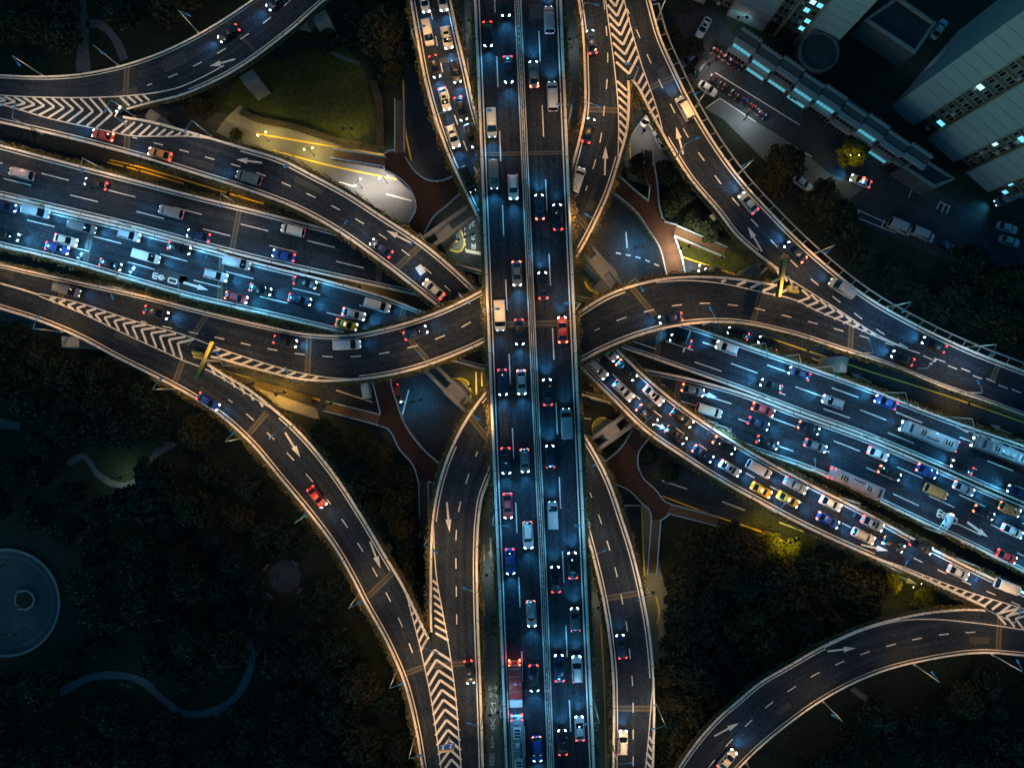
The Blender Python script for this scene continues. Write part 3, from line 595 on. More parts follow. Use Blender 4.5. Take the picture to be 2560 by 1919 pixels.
for c, y in (('dai', 552), ('xing', 586), ('qu', 609)):
    glyph(mk, 'ground', G_[c], (1177.5+(y-552)*.03, y+14), (0, -15), (9.5, .3), .16, .04)
mk.build('road_marking', M['paint'], street)
LAWN = [(560, 262), (640, 287), (721, 309), (835, 342), (884, 348), (915, 335), (935, 312), (941, 285), (936, 244), (920, 202), (880, 130), (700, 150), (600, 190)]
sheet('lawn', LAWN, .012, 'lawn', 'curved mown lawn beside the north-west ramp, dimly lit', True)
for pts, w, lb in (([(190, -60), (202, 20), (206, 90), (208, 180)], 36, 'grey park path running down to the upper left slip road'), ([(215, 60), (250, 62), (285, 95), (312, 150)], 22, 'side branch of the park path in the upper left corner'),
                   ([(170, 1160), (205, 1140), (250, 1190), (303, 1213), (350, 1197), (388, 1138), (435, 1106)], 17, 'curved path past the glowing lamp in the dark park'),
                   ([(150, 1730), (228, 1692), (293, 1687), (352, 1701), (407, 1747), (462, 1783), (521, 1780), (586, 1744), (619, 1688), (629, 1633), (617, 1595)], 20, 'long winding path with benches at the foot of the dark park'),
                   ([(1800, 1440), (1840, 1412), (1900, 1440), (1950, 1520), (1990, 1590), (2060, 1625)], 9, 'narrow path among the trees of the lower right park'), ([(2130, 1720), (2190, 1770), (2205, 1800)], 14, 'short path beneath the lower right slip road'),
                   ([(-40, 1050), (10, 1060), (50, 1065)], 26, 'bit of path at the left edge of the park'), ([(700, -30), (790, 70), (830, 130), (900, 160)], 10, 'thin path through the trees above the lawn')):
    ribbon('path', pts, w, .015, 'path', lb)
def circle(cx, cy, r, n=48): return [(cx+r*math.cos(2*math.pi*k/n), cy+r*math.sin(2*math.pi*k/n)) for k in range(n)]
pz = sheet('plaza', circle(18, 1505, 132), .014, 'plaza', 'round plaza at the left edge of the park')
mb = MB(); cx, cy, _ = P(18, 1505, 0)
mb.loft([[(cx+r*math.cos(a), cy+r*math.sin(a), z) for r, z in ((11.4, 0), (11.4, .45), (11.9, .45), (11.9, 0))] for a in [2*math.pi*k/64 for k in range(65)]], caps=False)
tag(mb.build('kerb_wall', M['concrete']), 'low pale ring wall around the round plaza', 'wall')
mb = MB(); cx, cy, _ = P(18, 1505, 0)
for r in (9.9,): mb.grid([[(cx+(r+e)*math.cos(a), cy+(r+e)*math.sin(a), .02) for e in (0, .22)] for a in [2*math.pi*k/64 for k in range(65)]])
mb.build('paving_band', M['path'], pz)
mb = MB(); px_ = [(45, 1475), (70, 1472), (86, 1482), (92, 1497), (86, 1514), (70, 1523), (48, 1522), (48, 1512), (40, 1508), (40, 1486), (46, 1484)]
q = [P(x, y, 0)[:2] for x, y in px_]; mb.prism(q, 0, .5); pl = mb.build('planter', M['concrete'])
mb = MB(); c = np.mean(q, 0); mb.prism([tuple(c+(np.array(u)-c)*.82) for u in q], .505, .53); mb.build('soil', M['ground'], pl)
tag(pl, 'D-shaped planter with dark soil on the round plaza', 'planter')
sheet('plaza', circle(712, 1440, 40), .014, 'plaza', 'small round clearing among dark trees with four benches')
# housing estate ground
sheet('road', [(1690, 40), (1780, 20), (1850, 110), (2000, 240), (2260, 430), (2400, 510), (2600, 640), (2760, 760), (2560, 740), (2380, 660), (2200, 580), (2080, 520), (1990, 470), (1900, 380), (1820, 290), (1740, 200)], .012, 'street', 'service road and car park of the housing blocks')
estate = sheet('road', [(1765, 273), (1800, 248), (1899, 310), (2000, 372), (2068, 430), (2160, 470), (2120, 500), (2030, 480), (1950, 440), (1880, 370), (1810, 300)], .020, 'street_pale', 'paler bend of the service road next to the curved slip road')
mk = MB()
for a, b in (((1788, 182), (2000, 313)), ((1765, 270), (1800, 246)), ((1800, 246), (1890, 305)), ((2113, 510), (2215, 557)), ((2100, 527), (2240, 583)), ((2148, 524), (2143, 545)), ((2212, 548), (2203, 570)), ((2280, 474), (2272, 492)), ((2350, 505), (2375, 516)), ((2350, 505), (2342, 522)), ((2362, 512), (2354, 530)), ((2375, 516), (2366, 534)), ((2000, 375), (2030, 392))):
    mark_bar(mk, 'ground', a, b, .2, .04)
mk.build('road_marking', M['paint'], estate)

# ---------------------------------------------------------------- footbridges
def rail(mb, pts, h=1.1, r=.085, post=2.0):
    p3 = [Vector(p) for p in pts]
    mb.tube([p+Vector((0, 0, h)) for p in p3], r); mb.tube([p+Vector((0, 0, h*.5)) for p in p3], r*.5, 4)
    for a, b in zip(p3[:-1], p3[1:]):
        n = max(1, int((b-a).length/post))
        for k in range(n): c = a.lerp(b, k/n); mb.box((c.x, c.y, c.z+h/2), (.09, .09, h))
def stair(parent, a, b, w, za=4.6, zb=.05):
    A, B = Vector(P(*a, za)), Vector(P(*b, zb)); dr = (B-A); L = Vector((dr.x, dr.y, 0)).length; t = Vector((dr.x, dr.y, 0)).normalized(); n = Vector((-t.y, t.x, 0)); rz = math.atan2(t.y, t.x); mb = MB(); N = 28
    for k in range(N):
        f = (k+.5)/N; c = A+t*(L*f); z = za+(zb-za)*f
        mb.box((c.x, c.y, z-.12), (L/N*.8, w, .2), rz)
    for s in (-1, 1):
        o = n*s*(w/2+.06); mb.loft([[tuple(A+o+Vector((0, 0, q))) if e == 0 else tuple(B+o+Vector((0, 0, q))) for q in (0,)]*1+[tuple((A if e == 0 else B)+o+Vector((0, 0, -.4))), tuple((A if e == 0 else B)+o+n*s*.12+Vector((0, 0, -.4))), tuple((A if e == 0 else B)+o+n*s*.12)] for e in (0, 1)])
    st = mb.build('staircase', M['stairs'], parent); rb = MB()
    for s in (-1, 1): rail(rb, [A+n*s*w/2, B+n*s*w/2])
    rb.build('handrail', M['bluerail'], st)
def footbridge(label, outline, rails, stairs, cols):
    ol = [P(x, y, 4.6)[:2] for x, y in outline]
    if sum(a[0]*b[1]-b[0]*a[1] for a, b in zip(ol, ol[1:]+ol[:1])) < 0: ol.reverse()
    mb = MB(); mb.prism(ol, 4.05, 4.6, 1, 0); o = mb.build('footbridge', [M['footdeck'], M['concrete']]); tag(o, label, 'footbridge', 'footbridges around the crossing')
    for r in rails:
        rb = MB(); rail(rb, [P(x, y, 4.6) for x, y in spline(r, step=14)]); rb.build('railing', M['bluerail'], o)
    for s in stairs: stair(o, *s)
    for x, y in cols:
        cb = MB(); a = P(x, y, 4.0); cb.tube([(a[0], a[1], 0), (a[0], a[1], 4.05)], .45, 12); cb.build('column', M['concrete'], o)
footbridge('brown-decked footbridge with blue railings between the north-west ramps', [(961, 384), (985, 381), (1014, 381), (1016, 397), (1040, 433), (1073, 454), (1109, 454), (1150, 430), (1175, 470), (1148, 488), (1112, 521), (1089, 540), (1062, 584), (1010, 660), (970, 640), (1024, 558), (1042, 521), (1031, 482), (985, 438), (962, 427)],
           [[(1015, 397), (1040, 433), (1073, 454), (1109, 454), (1135, 442)], [(1150, 487), (1112, 521), (1089, 540), (1062, 584)], [(962, 427), (985, 438), (1031, 482), (1042, 521), (1024, 558)], [(961, 390), (968, 382), (987, 379)]],
           [((1000, 381), (1000, 250), 2.0), ((962, 407), (832, 386), 2.1)], [(1060, 500), (990, 410)])
footbridge('brown-decked footbridge with blue railings below the western loop', [(925, 930), (935, 962), (953, 1034), (944, 1062), (967, 1068), (1001, 1122), (1037, 1166), (1047, 1203), (1073, 1203), (1099, 1196), (1130, 1180), (1106, 1163), (1057, 1119), (1014, 1060), (992, 1001), (980, 962), (975, 900), (920, 900)],
           [[(927, 935), (935, 962), (953, 1034)], [(944, 1062), (967, 1068), (1001, 1122), (1037, 1166), (1047, 1203)], [(976, 920), (980, 962), (992, 1001), (1014, 1060), (1057, 1119), (1106, 1163)], [(1073, 1201), (1084, 1200), (1096, 1210)]],
           [((948, 1048), (815, 1014), 2.2), ((1060, 1203), (1062, 1340), 2.0)], [(965, 1000), (1040, 1140)])
footbridge('brown-decked footbridge with blue railings lit by a white lamp north of the eastern loop', [(1547, 440), (1585, 478), (1619, 505), (1623, 466), (1607, 413), (1633, 413), (1641, 460), (1648, 525), (1658, 554), (1690, 564), (1684, 594), (1700, 636), (1712, 690), (1730, 740), (1675, 740), (1664, 688), (1645, 616), (1622, 580), (1589, 532), (1535, 486), (1500, 470), (1500, 440)],
           [[(1547, 443), (1585, 478), (1619, 505)], [(1619, 505), (1623, 466)], [(1633, 413), (1641, 460), (1648, 525), (1658, 554), (1690, 564)], [(1684, 594), (1700, 636), (1711, 688)], [(1535, 486), (1589, 532), (1622, 580), (1645, 616), (1664, 688)]],
           [((1620, 413), (1618, 375), 2.0, 4.6, 2.2), ((1687, 579), (1812, 632), 2.2)], [(1640, 560), (1685, 670)])
footbridge('brown-decked footbridge with blue railings south of the busy curving road', [(1560, 1040), (1622, 1080), (1622, 1094), (1594, 1132), (1593, 1161), (1609, 1197), (1638, 1223), (1661, 1252), (1674, 1257), (1671, 1283), (1651, 1298), (1626, 1298), (1625, 1278), (1599, 1252), (1570, 1223), (1534, 1207), (1490, 1190), (1490, 1150), (1511, 1153), (1550, 1119), (1580, 1073)],
           [[(1622, 1092), (1594, 1132), (1593, 1161), (1609, 1197), (1638, 1223), (1661, 1252), (1674, 1257)], [(1580, 1073), (1550, 1119), (1511, 1153)], [(1534, 1207), (1570, 1223), (1599, 1252), (1625, 1278), (1626, 1298)], [(1651, 1298), (1664, 1292), (1671, 1283)]],
           [((1638, 1298), (1628, 1432), 2.0), ((1672, 1270), (1795, 1302), 2.0)], [(1560, 1150), (1640, 1255)])

# ---------------------------------------------------------------- piers
def pier(key, p, z0, rz, col, cap=None, caprz=None):
    if cap: col = (col[0]*1.15, col[1]*1.35)
    x, y, _ = P(p[0], p[1], z0); par = ROADS[key]['o']; mb = MB()
    mb.box((x, y, (z0-1.4)/2), (col[0], col[1], z0-1.4), rz); mb.build('pier', M['concrete'], par)
    if cap:
        mb = MB(); R = caprz if caprz is not None else rz; c, s = math.cos(R), math.sin(R)
        for off in (-cap[1]*.34, cap[1]*.34): mb.box((x-s*off, y+c*off, z0-.72), (cap[0], cap[1]*.22, 1.4), R)
        mb.box((x, y, z0-.95), (cap[0]*.26, cap[1]*.95, 1.5), R)
        mb.build('pier_cap', M['concrete'], par)
pier('turn_c', (1108, 577), 11.0, math.radians(35), (3.0, 2.4), (13.5, 3.6))
pier('turn_a', (1500, 662), 14.5, math.radians(-45), (3.6, 2.6), (16.0, 3.0), math.radians(-52))
pier('turn_d', (1530, 1080), 11.0, math.radians(36), (3.0, 2.4), (12.0, 3.6))
pier('turn_b', (1138, 982), 14.5, math.radians(-43), (3.4, 2.6), (15.0, 3.2), math.radians(-45))
pier('ramp_ne', (1598, 268), 12.5, math.radians(55), (3.2, 2.6))
pier('ramp_ne', (1888, 682), 12.0, math.radians(40), (3.4, 1.8), (9, 2.2))
pier('ramp_nw', (614, 185), 9.5, math.radians(-60), (1.8, 3.2)); pier('ramp_nw', (796, 34), 9.5, math.radians(-60), (1.8, 3.2))
pier('ramp_sw', (165, 853), 11.0, math.radians(0), (3.6, 2.2)); pier('turn_d', (372, 284), 9.0, math.radians(-35), (2.6, 2.2)); pier('turn_b', (2119, 910), 12.0, math.radians(80), (3.2, 1.4))
def road_at(x, y, below=99, skip=()):
    for k, d in ROADS.items():
        if k in skip or FAM[d['fam']](x, y) > below: continue
        i = int(np.argmin(np.hypot(*((d['l']+d['r'])/2-(x, y)).T)))
        c, w = (d['l'][i]+d['r'][i])/2, np.hypot(*(d['l'][i]-d['r'][i]))/2
        if math.hypot(*(c-(x, y))) < w+6: return k
    return None
for key, d in list(ROADS.items()):
    for i in range(12, d['n']-8, 26):
        c = (d['l'][i]+d['r'][i])/2; z = FAM[d['fam']](*c)
        if not (-60 < c[0] < 2620 and -60 < c[1] < 1980) or rad(*c) < 190 or road_at(c[0], c[1], z-2, (key,)): continue
        t = d['r'][i]-d['l'][i]; pier(key, c, z-.3, math.atan2(-t[1], t[0]), (min(4.0, d['W'][i]*.35), 1.5))
# ---------------------------------------------------------------- buildings in the upper right corner
def V2(p): return Vector((p[0], p[1], 0))
def tower(label, a, b, depth, height, bays, lit, seed, solid_ends=True):
    """block whose long front runs on the ground from pixel a to pixel b (front faces the crossing); bays = list of (kind, width fraction)"""
    A, B = V2(P(*a, 0)), V2(P(*b, 0)); u = (B-A).normalized(); n = Vector((u.y, -u.x, 0)); L = (B-A).length
    if n.dot(A) > 0: n = -n                                   # outwards, towards the picture centre
    rz = math.atan2(u.y, u.x); rr = random.Random(seed); tot = sum(w for _, w in bays)
    root = empty('apartment_tower', A, 0); tag(root, label, 'building', 'tall housing blocks')
    def wp(s, o, z): q = u*s+n*o; return (q.x, q.y, z)
    def boxs(mb, s0, s1, o0, o1, z0, z1, m=0): mb.loft([[wp(s0, o0, z), wp(s1, o0, z), wp(s1, o1, z), wp(s0, o1, z)] for z in (z0, z1)], m)
    wall = MB(); trim = MB(); rest = MB(); s = 0; fl = 2.9; nf = int(height/fl); k = 0
    for kind, w in bays:
        w = w/tot*L
        if kind == 'panel':
            boxs(wall, s, s+w, -depth, 0, 0, height)
            for f in range(1, nf): boxs(wall, s, s+w, .0, .035, f*fl-.05, f*fl+.05, 1)
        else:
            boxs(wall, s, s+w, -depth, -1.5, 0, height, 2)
            boxs(trim, s-.02, s+.28, -1.49, .10, 0, height); boxs(trim, s+w-.28, s+w+.02, -1.49, .10, 0, height)
            cells = max(1, int(w/1.55)); cw = w/cells
            for f in range(nf):
                tm_ = MB(); boxs(tm_, s, s+w, -1.5, -1.22, f*fl+2.5, f*fl+2.9); tm_.build('floor_band', M['facade_trim'], root)
                for c in range(cells):
                    s0 = s+c*cw+cw*.16; s1 = s+(c+1)*cw-cw*.16; z0 = f*fl+.95; z1 = f*fl+2.35
                    if k >= 96:
                        boxs(rest, s0-.08, s1+.08, -1.498, -1.40, z0-.1, z1+.1); boxs(rest, s0, s0+(s1-s0)*.47, -1.399, -1.37, z0, z1, 1); boxs(rest, s0+(s1-s0)*.53, s1, -1.399, -1.37, z0, z1, 1 if rr.random() > lit*.6 else 2); continue
                    k += 1; fm = MB(); boxs(fm, s0-.1, s1+.1, -1.498, -1.40, z0-.1, z1+.1); fo = fm.build('window', M['winframe'], root)
                    gm = MB(); boxs(gm, s0, s0+(s1-s0)*.47, -1.399, -1.37, z0, z1); boxs(gm, s0+(s1-s0)*.53, s1, -1.399, -1.37, z0, z1)
                    isl = rr.random() < lit
                    gm.build('pane', M[('winlit' if rr.random() < .7 else 'winlit2') if isl else 'winglass'], fo)
                if rr.random() < .6:
                    q = s+w*rr.random()*.8+.3; tm_ = MB(); boxs(tm_, q, q+.8, -1.5, -1.0, f*fl+.3, f*fl+.85); tm_.build('air_conditioner', M['winframe'], root)
        s += w
    wall.build('wall', [M['facade'], M['facade_trim'], M['facade_dark']], root);
    trim.build('bay_trim', M['facade_trim'], root)
    if rest.f: tag(rest.build('window_rows', [M['winframe'], M['winglass'], M['winlit']], root), kind='stuff')
    rf = MB(); boxs(rf, -.2, L+.2, -depth-.2, .2, height, height+.9); rf.build('roof', M['roofdark'], root)
    return root
tower('brick-trimmed apartment tower with balcony windows at the top edge, nearest the slip road', (1715, -8), (1935, 92), 16, 46, [('panel', 2.2), ('bay', 3.2), ('panel', 4.6), ('bay', 1.6)], .10, 1)
tower('apartment tower behind the row of lit shops with a bay of small lit windows', (1935, 92), (2052, 150), 16, 46, [('bay', 2.4), ('panel', 3.4)], .16, 5)
tower('largest apartment tower in the corner with pale panel walls and scattered blue-lit windows', (2228, 268), (2498, 505), 22, 44, [('panel', 3.6), ('bay', 2.6), ('panel', 4.4), ('bay', 2.2), ('panel', 3.6), ('bay', 2.0)], .15, 3)
# drum at the foot of the second tower
mb = MB(); cx, cy, _ = P(2003, 178, 0)
mb.loft([[(cx+r*math.cos(a), cy+r*math.sin(a), z) for r, z in ((4.0, 0), (4.0, 8.4))] for a in [2*math.pi*k/40 for k in range(41)]], caps=False)
rb = tag(mb.build('round_building', M['facade_dark']), 'low round pavilion with a pale rim at the foot of the towers', 'building')
mb = MB(); mb.loft([[(cx+r*math.cos(a), cy+r*math.sin(a), z) for r, z in ((4.15, 8.4), (4.15, 9), (3.75, 9), (3.75, 8.4))] for a in [2*math.pi*k/40 for k in range(41)]], caps=False); mb.build('rim', M['facade_dark'], rb)
mb = MB(); mb.poly([(cx+3.9*math.cos(2*math.pi*k/40), cy+3.9*math.sin(2*math.pi*k/40), 8.35) for k in range(40)]); mb.build('roof', M['roofdark'], rb)
# annex court: dark flat roof behind pale parapets
def annex(label, pts, h, name='annex'):
    ol = [P(x, y, h)[:2] for x, y in pts]
    if sum(a[0]*b[1]-b[0]*a[1] for a, b in zip(ol, ol[1:]+ol[:1])) < 0: ol.reverse()
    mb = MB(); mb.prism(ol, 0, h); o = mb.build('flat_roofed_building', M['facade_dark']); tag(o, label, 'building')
    c = Vector((*np.mean(ol, 0), 0)); inn = [tuple(Vector((*p, 0))+(c-Vector((*p, 0))).normalized()*.75)[:2] for p in ol]; pm = MB()
    for i in range(len(ol)):
        j = (i+1) % len(ol); pm.loft([[(*ol[k], h+.003), (*inn[k], h+.003), (*inn[k], h+.8), (*ol[k], h+.8)] for k in (i, j)])
    pm.build('parapet', M['concrete'], o); rm = MB(); rm.poly([(*p, h+.02) for p in inn]); rm.build('roof', M['roofdark'], o); return o
annex('dark flat-roofed annex with pale parapets between the two groups of towers', [(2160, 52), (2285, 136), (2336, 62), (2240, -5)], 6)
annex('low flat roof behind the end of the shop row, edge lit violet', [(2256, 418), (2334, 472), (2384, 450), (2296, 392)], 5)
annex('narrow dark service building behind the shop row', [(2060, 212), (2160, 282), (2172, 300), (2140, 312), (2050, 240)], 4)
# row of two-storey shops with stepped fronts
def shop(i, p0, p1, lit0, lit1, label):
    A, B = V2(P(*p0, 0)), V2(P(*p1, 0)); u = (B-A).normalized(); n = Vector((u.y, -u.x, 0)); L = (B-A).length
    if n.dot(A) > 0: n = -n
    root = empty('shop', A); tag(root, label, 'shop', 'row of two-storey shops')
    def bx(mb, s0, s1, o0, o1, z0, z1, m=0): mb.loft([[tuple(u*s+n*o+Vector((0, 0, z))) for s, o in ((s0, o0), (s1, o0), (s1, o1), (s0, o1))] for z in (z0, z1)], m)
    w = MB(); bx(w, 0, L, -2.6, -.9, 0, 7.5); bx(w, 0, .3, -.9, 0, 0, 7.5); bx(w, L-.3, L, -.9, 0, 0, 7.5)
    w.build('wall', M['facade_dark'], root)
    for z in (3.1, 6.7): c = MB(); bx(c, -.1, L+.1, -.55, .35, z, z+.9); c.build('cornice', M['facade'], root)
    c = MB(); bx(c, -.1, L+.1, -2.7, -2.3, 7.5, 8.0); c.build('roof_edge', M['facade'], root)
    for k in range(5): c = MB(); bx(c, L*(k+.2)/5, L*(k+.2)/5+.5, -3.1, -2.7, 6.6, 7.7); c.build('buttress', M['facade'], root)
    for z, lt in ((.5, lit0), (4.1, lit1)):
        g = MB(); N = 5
        for k in range(N): s0 = .32+(L-.64)*k/N; bx(g, s0+.04, s0+(L-.64)/N-.04, -.895, -.5, z, z+2.5)
        go = g.build('window', M['shoplit' if lt else 'winglass'], root)
        m_ = MB()
        for k in range(N+1): s0 = .32+(L-.64)*k/N; bx(m_, s0-.03, s0+.03, -.5, -.42, z, z+2.5)
        m_.build('frame', M['winframe'], go)
base0, base1 = np.array((1808, 142.)), np.array((2262, 450.)); NS_ = 9
LIT = {0: (0, 1), 1: (1, 1), 2: (1, 0), 3: (1, 1), 4: (0, 1), 5: (0, 0), 6: (0, 1), 7: (1, 0), 8: (0, 0)}
DESC = ['first shop of the row at its upper end, lit upper window', 'second shop of the row, both storeys lit cyan', 'third shop of the row, only the ground floor lit', 'fourth shop of the row with two lit storeys', 'fifth shop of the row, bright upper window band',
        'sixth shop of the row, completely dark', 'seventh shop of the row, small lit window upstairs', 'eighth shop of the row with a blue-lit street window', 'ninth and last shop of the row, dark front']
for i in range(NS_):
    f0, f1 = i/NS_, (i+.94)/NS_; st = np.array((-.56, .83))*(4 if i % 2 else -2)
    shop(i, tuple(base0+(base1-base0)*f0+st), tuple(base0+(base1-base0)*f1+st), *LIT[i], DESC[i])
# ---------------------------------------------------------------- vehicles
# local frame: x forward, y left, z up, origin on the road under the middle of the vehicle
DIM = {'saloon': (4.75, 1.82, 1.44), 'hatchback': (4.2, 1.78, 1.5), 'suv': (4.75, 1.9, 1.68), 'estate': (4.8, 1.84, 1.5), 'taxi': (4.6, 1.78, 1.46), 'minibus': (5.2, 1.92, 2.05), 'van': (5.4, 2.0, 2.3), 'pickup': (5.2, 1.9, 1.75), 'bus': (11.5, 2.5, 3.1), 'lorry': (8.5, 2.4, 3.2), 'police': (4.8, 1.85, 1.5)}
_mc = {}
def ring(x, w, zb, zt, r=.12, n=4):
    """rounded section across the vehicle at station x"""
    pts = [(x, -w*.93, zb), (x, -w, zb+.18)]
    for k in range(n+1): a = k/n*math.pi/2; pts.append((x, -w+r*(1-math.cos(a)), zt-r*.8+r*.8*math.sin(a)))
    pts += [(x, -w*.4, zt+.025), (x, 0, zt+.035), (x, w*.4, zt+.025)]
    for k in range(n, -1, -1): a = k/n*math.pi/2; pts.append((x, w-r*(1-math.cos(a)), zt-r*.8+r*.8*math.sin(a)))
    return pts+[(x, w, zb+.18), (x, w*.93, zb)]
def cabin_spec(kind):
    L, Wd, H = DIM[kind]; h = L/2
    if kind in ('saloon', 'taxi', 'police'): return [(-h+.62, .80, 0), (-h+1.35, .66, 1), (.28, .66, 1), (1.06, .80, 0)], .93
    if kind == 'hatchback': return [(-h+.12, .78, 0), (-h+.55, .66, 1), (.35, .66, 1), (1.12, .8, 0)], .93
    if kind in ('suv', 'estate'): return [(-h+.10, .82, 0), (-h+.50, .70, 1), (.35, .70, 1), (1.08, .84, 0)], (1.02 if kind == 'suv' else .94)
    if kind == 'pickup': return [(-.75, .82, 0), (-.55, .7, 1), (.5, .7, 1), (1.15, .84, 0)], 1.02
    if kind == 'minibus': return [(-h+.04, .90, 0), (-h+.2, .82, 1), (h-1.75, .82, 1), (h-.95, .88, 0)], 1.05
    return [(-h+.04, .95, 0), (-h+.15, .9, 1), (h-1.55, .9, 1), (h-.85, .92, 0)], 1.15
def car_meshes(kind):
    if kind in _mc: return _mc[kind]
    L, Wd, H = DIM[kind]; h, w = L/2, Wd/2; out = {}
    cs, zs = cabin_spec(kind); flat = kind in ('minibus', 'van')
    if kind in ('bus', 'lorry'): return _mc.setdefault(kind, big_meshes(kind))
    b = MB()
    if flat: st = [(-h, .86, .5, zs-.08), (-h+.12, .97, .3, zs), (-h+1, 1, .25, zs), (h-1.0, 1, .25, zs), (h-.45, .97, .28, zs-.12), (h-.1, .88, .32, zs-.3), (h, .74, .4, zs-.42)]
    else: st = [(-h, .74, .42, zs-.26), (-h+.1, .9, .32, zs-.08), (-h+.5, .98, .25, zs-.02), (-h+1.2, 1, .22, zs), (0, 1, .22, zs), (h-1.25, 1, .22, zs-.03), (h-.7, .97, .25, zs-.11), (h-.25, .87, .3, zs-.2), (h, .68, .4, zs-.31)]
    b.loft([ring(x, w*k, zb, zt) for x, k, zb, zt in st])
    (xa, wa, _), (xb, wb, _), (xc, wc, _), (xd, wd, _) = cs; q = w/.91; wa, wb, wc, wd = [k*q for k in (wa, wb, wc, wd)]; zt = H
    # roof and pillars share the paint of the body
    def roofring(x, ww, z): return [(x, -ww, z-.10), (x, -ww*.97, z-.03), (x, -ww*.8, z+.01), (x, 0, z+.035), (x, ww*.8, z+.01), (x, ww*.97, z-.03), (x, ww, z-.10), (x, 0, z-.12)]
    b.loft([roofring(xb-.06, wb*.96, zt-.06), roofring(xb+.08, wb, zt-.01), roofring((xb+xc)/2, (wb+wc)/2*1.01, zt), roofring(xc-.08, wc, zt-.02), roofring(xc+.05, wc*.96, zt-.08)])
    for s in (-1, 1):
        b.tube([(xd, s*wd, zs-.02), (xc, s*wc*.98, zt-.06)], .05, 5); b.tube([(xa, s*wa, zs-.02), (xb, s*wb*.98, zt-.06)], .06, 5); b.tube([((xb+xc)/2, s*(wa+wd)/2, zs-.02), ((xb+xc)/2, s*wb, zt-.06)], .05, 5)
    if kind == 'pickup': b.box((-1.65, 0, .99), (1.75, 1.45, .06), 0)
    if kind in ('suv', 'estate'):
        for s in (-1, 1): b.tube([(xb+.15, s*wb*.86, zt+.07), (xc-.2, s*wc*.86, zt+.07)], .035, 5, 1)
    b.tube([(h-.55, -w*.35, zs-.125), (h-.55, w*.35, zs-.125)], .012, 4, 1)
    if kind == 'taxi': b.box(((xb+xc)/2+.2, 0, zt+.12), (.28, .7, .17), 0, 2)
    out['body'] = b.mesh('body', [PAINT['white'], M['dark'], M['taxi_sign']], True)
    def pane(f, nm):
        m = MB(); R = []
        for k in range(6):
            t = -1+2*k/5; bow = (1-t*t)
            (x0, w0, z0), (x1, w1, z1) = f
            R.append([(x0+bow*.10*(1 if x0 > x1 else -1), t*w0*.95, z0), ((x0+x1)/2+bow*.09*(1 if x0 > x1 else -1), t*(w0+w1)/2*.95, (z0+z1)/2+.03), (x1+bow*.05*(1 if x0 > x1 else -1), t*w1*.94, z1)])
        m.grid(R); out[nm] = m.mesh(nm, M['glass'], True)
    pane(((xd+.02, wd, zs+.005), (xc+.02, wc, zt-.055)), 'windscreen'); pane(((xa-.02, wa, zs+.005), (xb-.02, wb, zt-.055)), 'rear_window')
    m = MB(); s = 1
    if not flat: m.quad((xa+.1, s*wa, zs), (xd-.1, s*wd, zs), (xc-.02, s*wc, zt-.08), (xb+.02, s*wb, zt-.08)); m.quad((xa+.1, wa-.03, zs), (xb+.02, wb-.03, zt-.08), (xc-.02, wc-.03, zt-.08), (xd-.1, wd-.03, zs))
    else:
        b2 = MB()
        m.quad((xc-1.2, wc+.012, zt-.75), (xd-.15, wd+.012, zs+.1), (xc, wc+.012, zt-.3), (xc-1.2, wc+.012, zt-.3))
    out['side_window'] = m.mesh('side_window', M['glass'])
    hm = MB(); zf = zs-(.33 if flat else .24)
    hm.loft([[(h-.26, .60*w, zf+.095), (h-.10, .56*w, zf+.05), (h+.035, .46*w, zf-.06), (h-.0, .46*w, zf-.16), (h-.3, .5*w, zf-.16)], [(h-.32, .86*w, zf+.09), (h-.22, .86*w, zf+.05), (h-.12, .84*w, zf-.06), (h-.14, .84*w, zf-.16), (h-.4, .84*w, zf-.16)]])
    out['headlight'] = hm.mesh('headlight', M['head_on'])
    tm = MB(); zr = zs-.1
    tm.loft([[(-h+.26, .60*w, zr+.075), (-h+.0, .56*w, zr+.0), (-h-.03, .54*w, zr-.16), (-h+.2, .56*w, zr-.16)], [(-h+.34, .93*w, zr+.045), (-h+.12, .93*w, zr+.0), (-h+.09, .92*w, zr-.16), (-h+.25, .92*w, zr-.16)]])
    out['taillight'] = tm.mesh('taillight', M['tail_on'])
    mm = MB(); mm.box((xd-.25, w+.10, zs+.1), (.16, .24, .16), .2); out['wing_mirror'] = mm.mesh('wing_mirror', M['dark'])
    sm = MB(); xs = (xb+xc)/2+.25; sm.box((xs, 0, zt+.03), (.62, wb*1.35, .03)); out['sunroof'] = sm.mesh('sunroof', M['glass'])
    wm = MB(); R = .33; n = 16
    wm.loft([[(R*f*math.cos(2*math.pi*k/n), y, R*f*math.sin(2*math.pi*k/n)) for k in range(n)] for y, f in ((-.11, .9), (-.09, 1), (.09, 1), (.11, .9))])
    wm.loft([[(R*f*math.cos(2*math.pi*k/n), y, R*f*math.sin(2*math.pi*k/n)) for k in range(n)] for y, f in ((.111, .62), (.125, .55))], 1)
    out['wheel'] = wm.mesh('wheel', [M['tyre'], M['rim']]); out['_'] = (h, w)
    _mc[kind] = out; return out
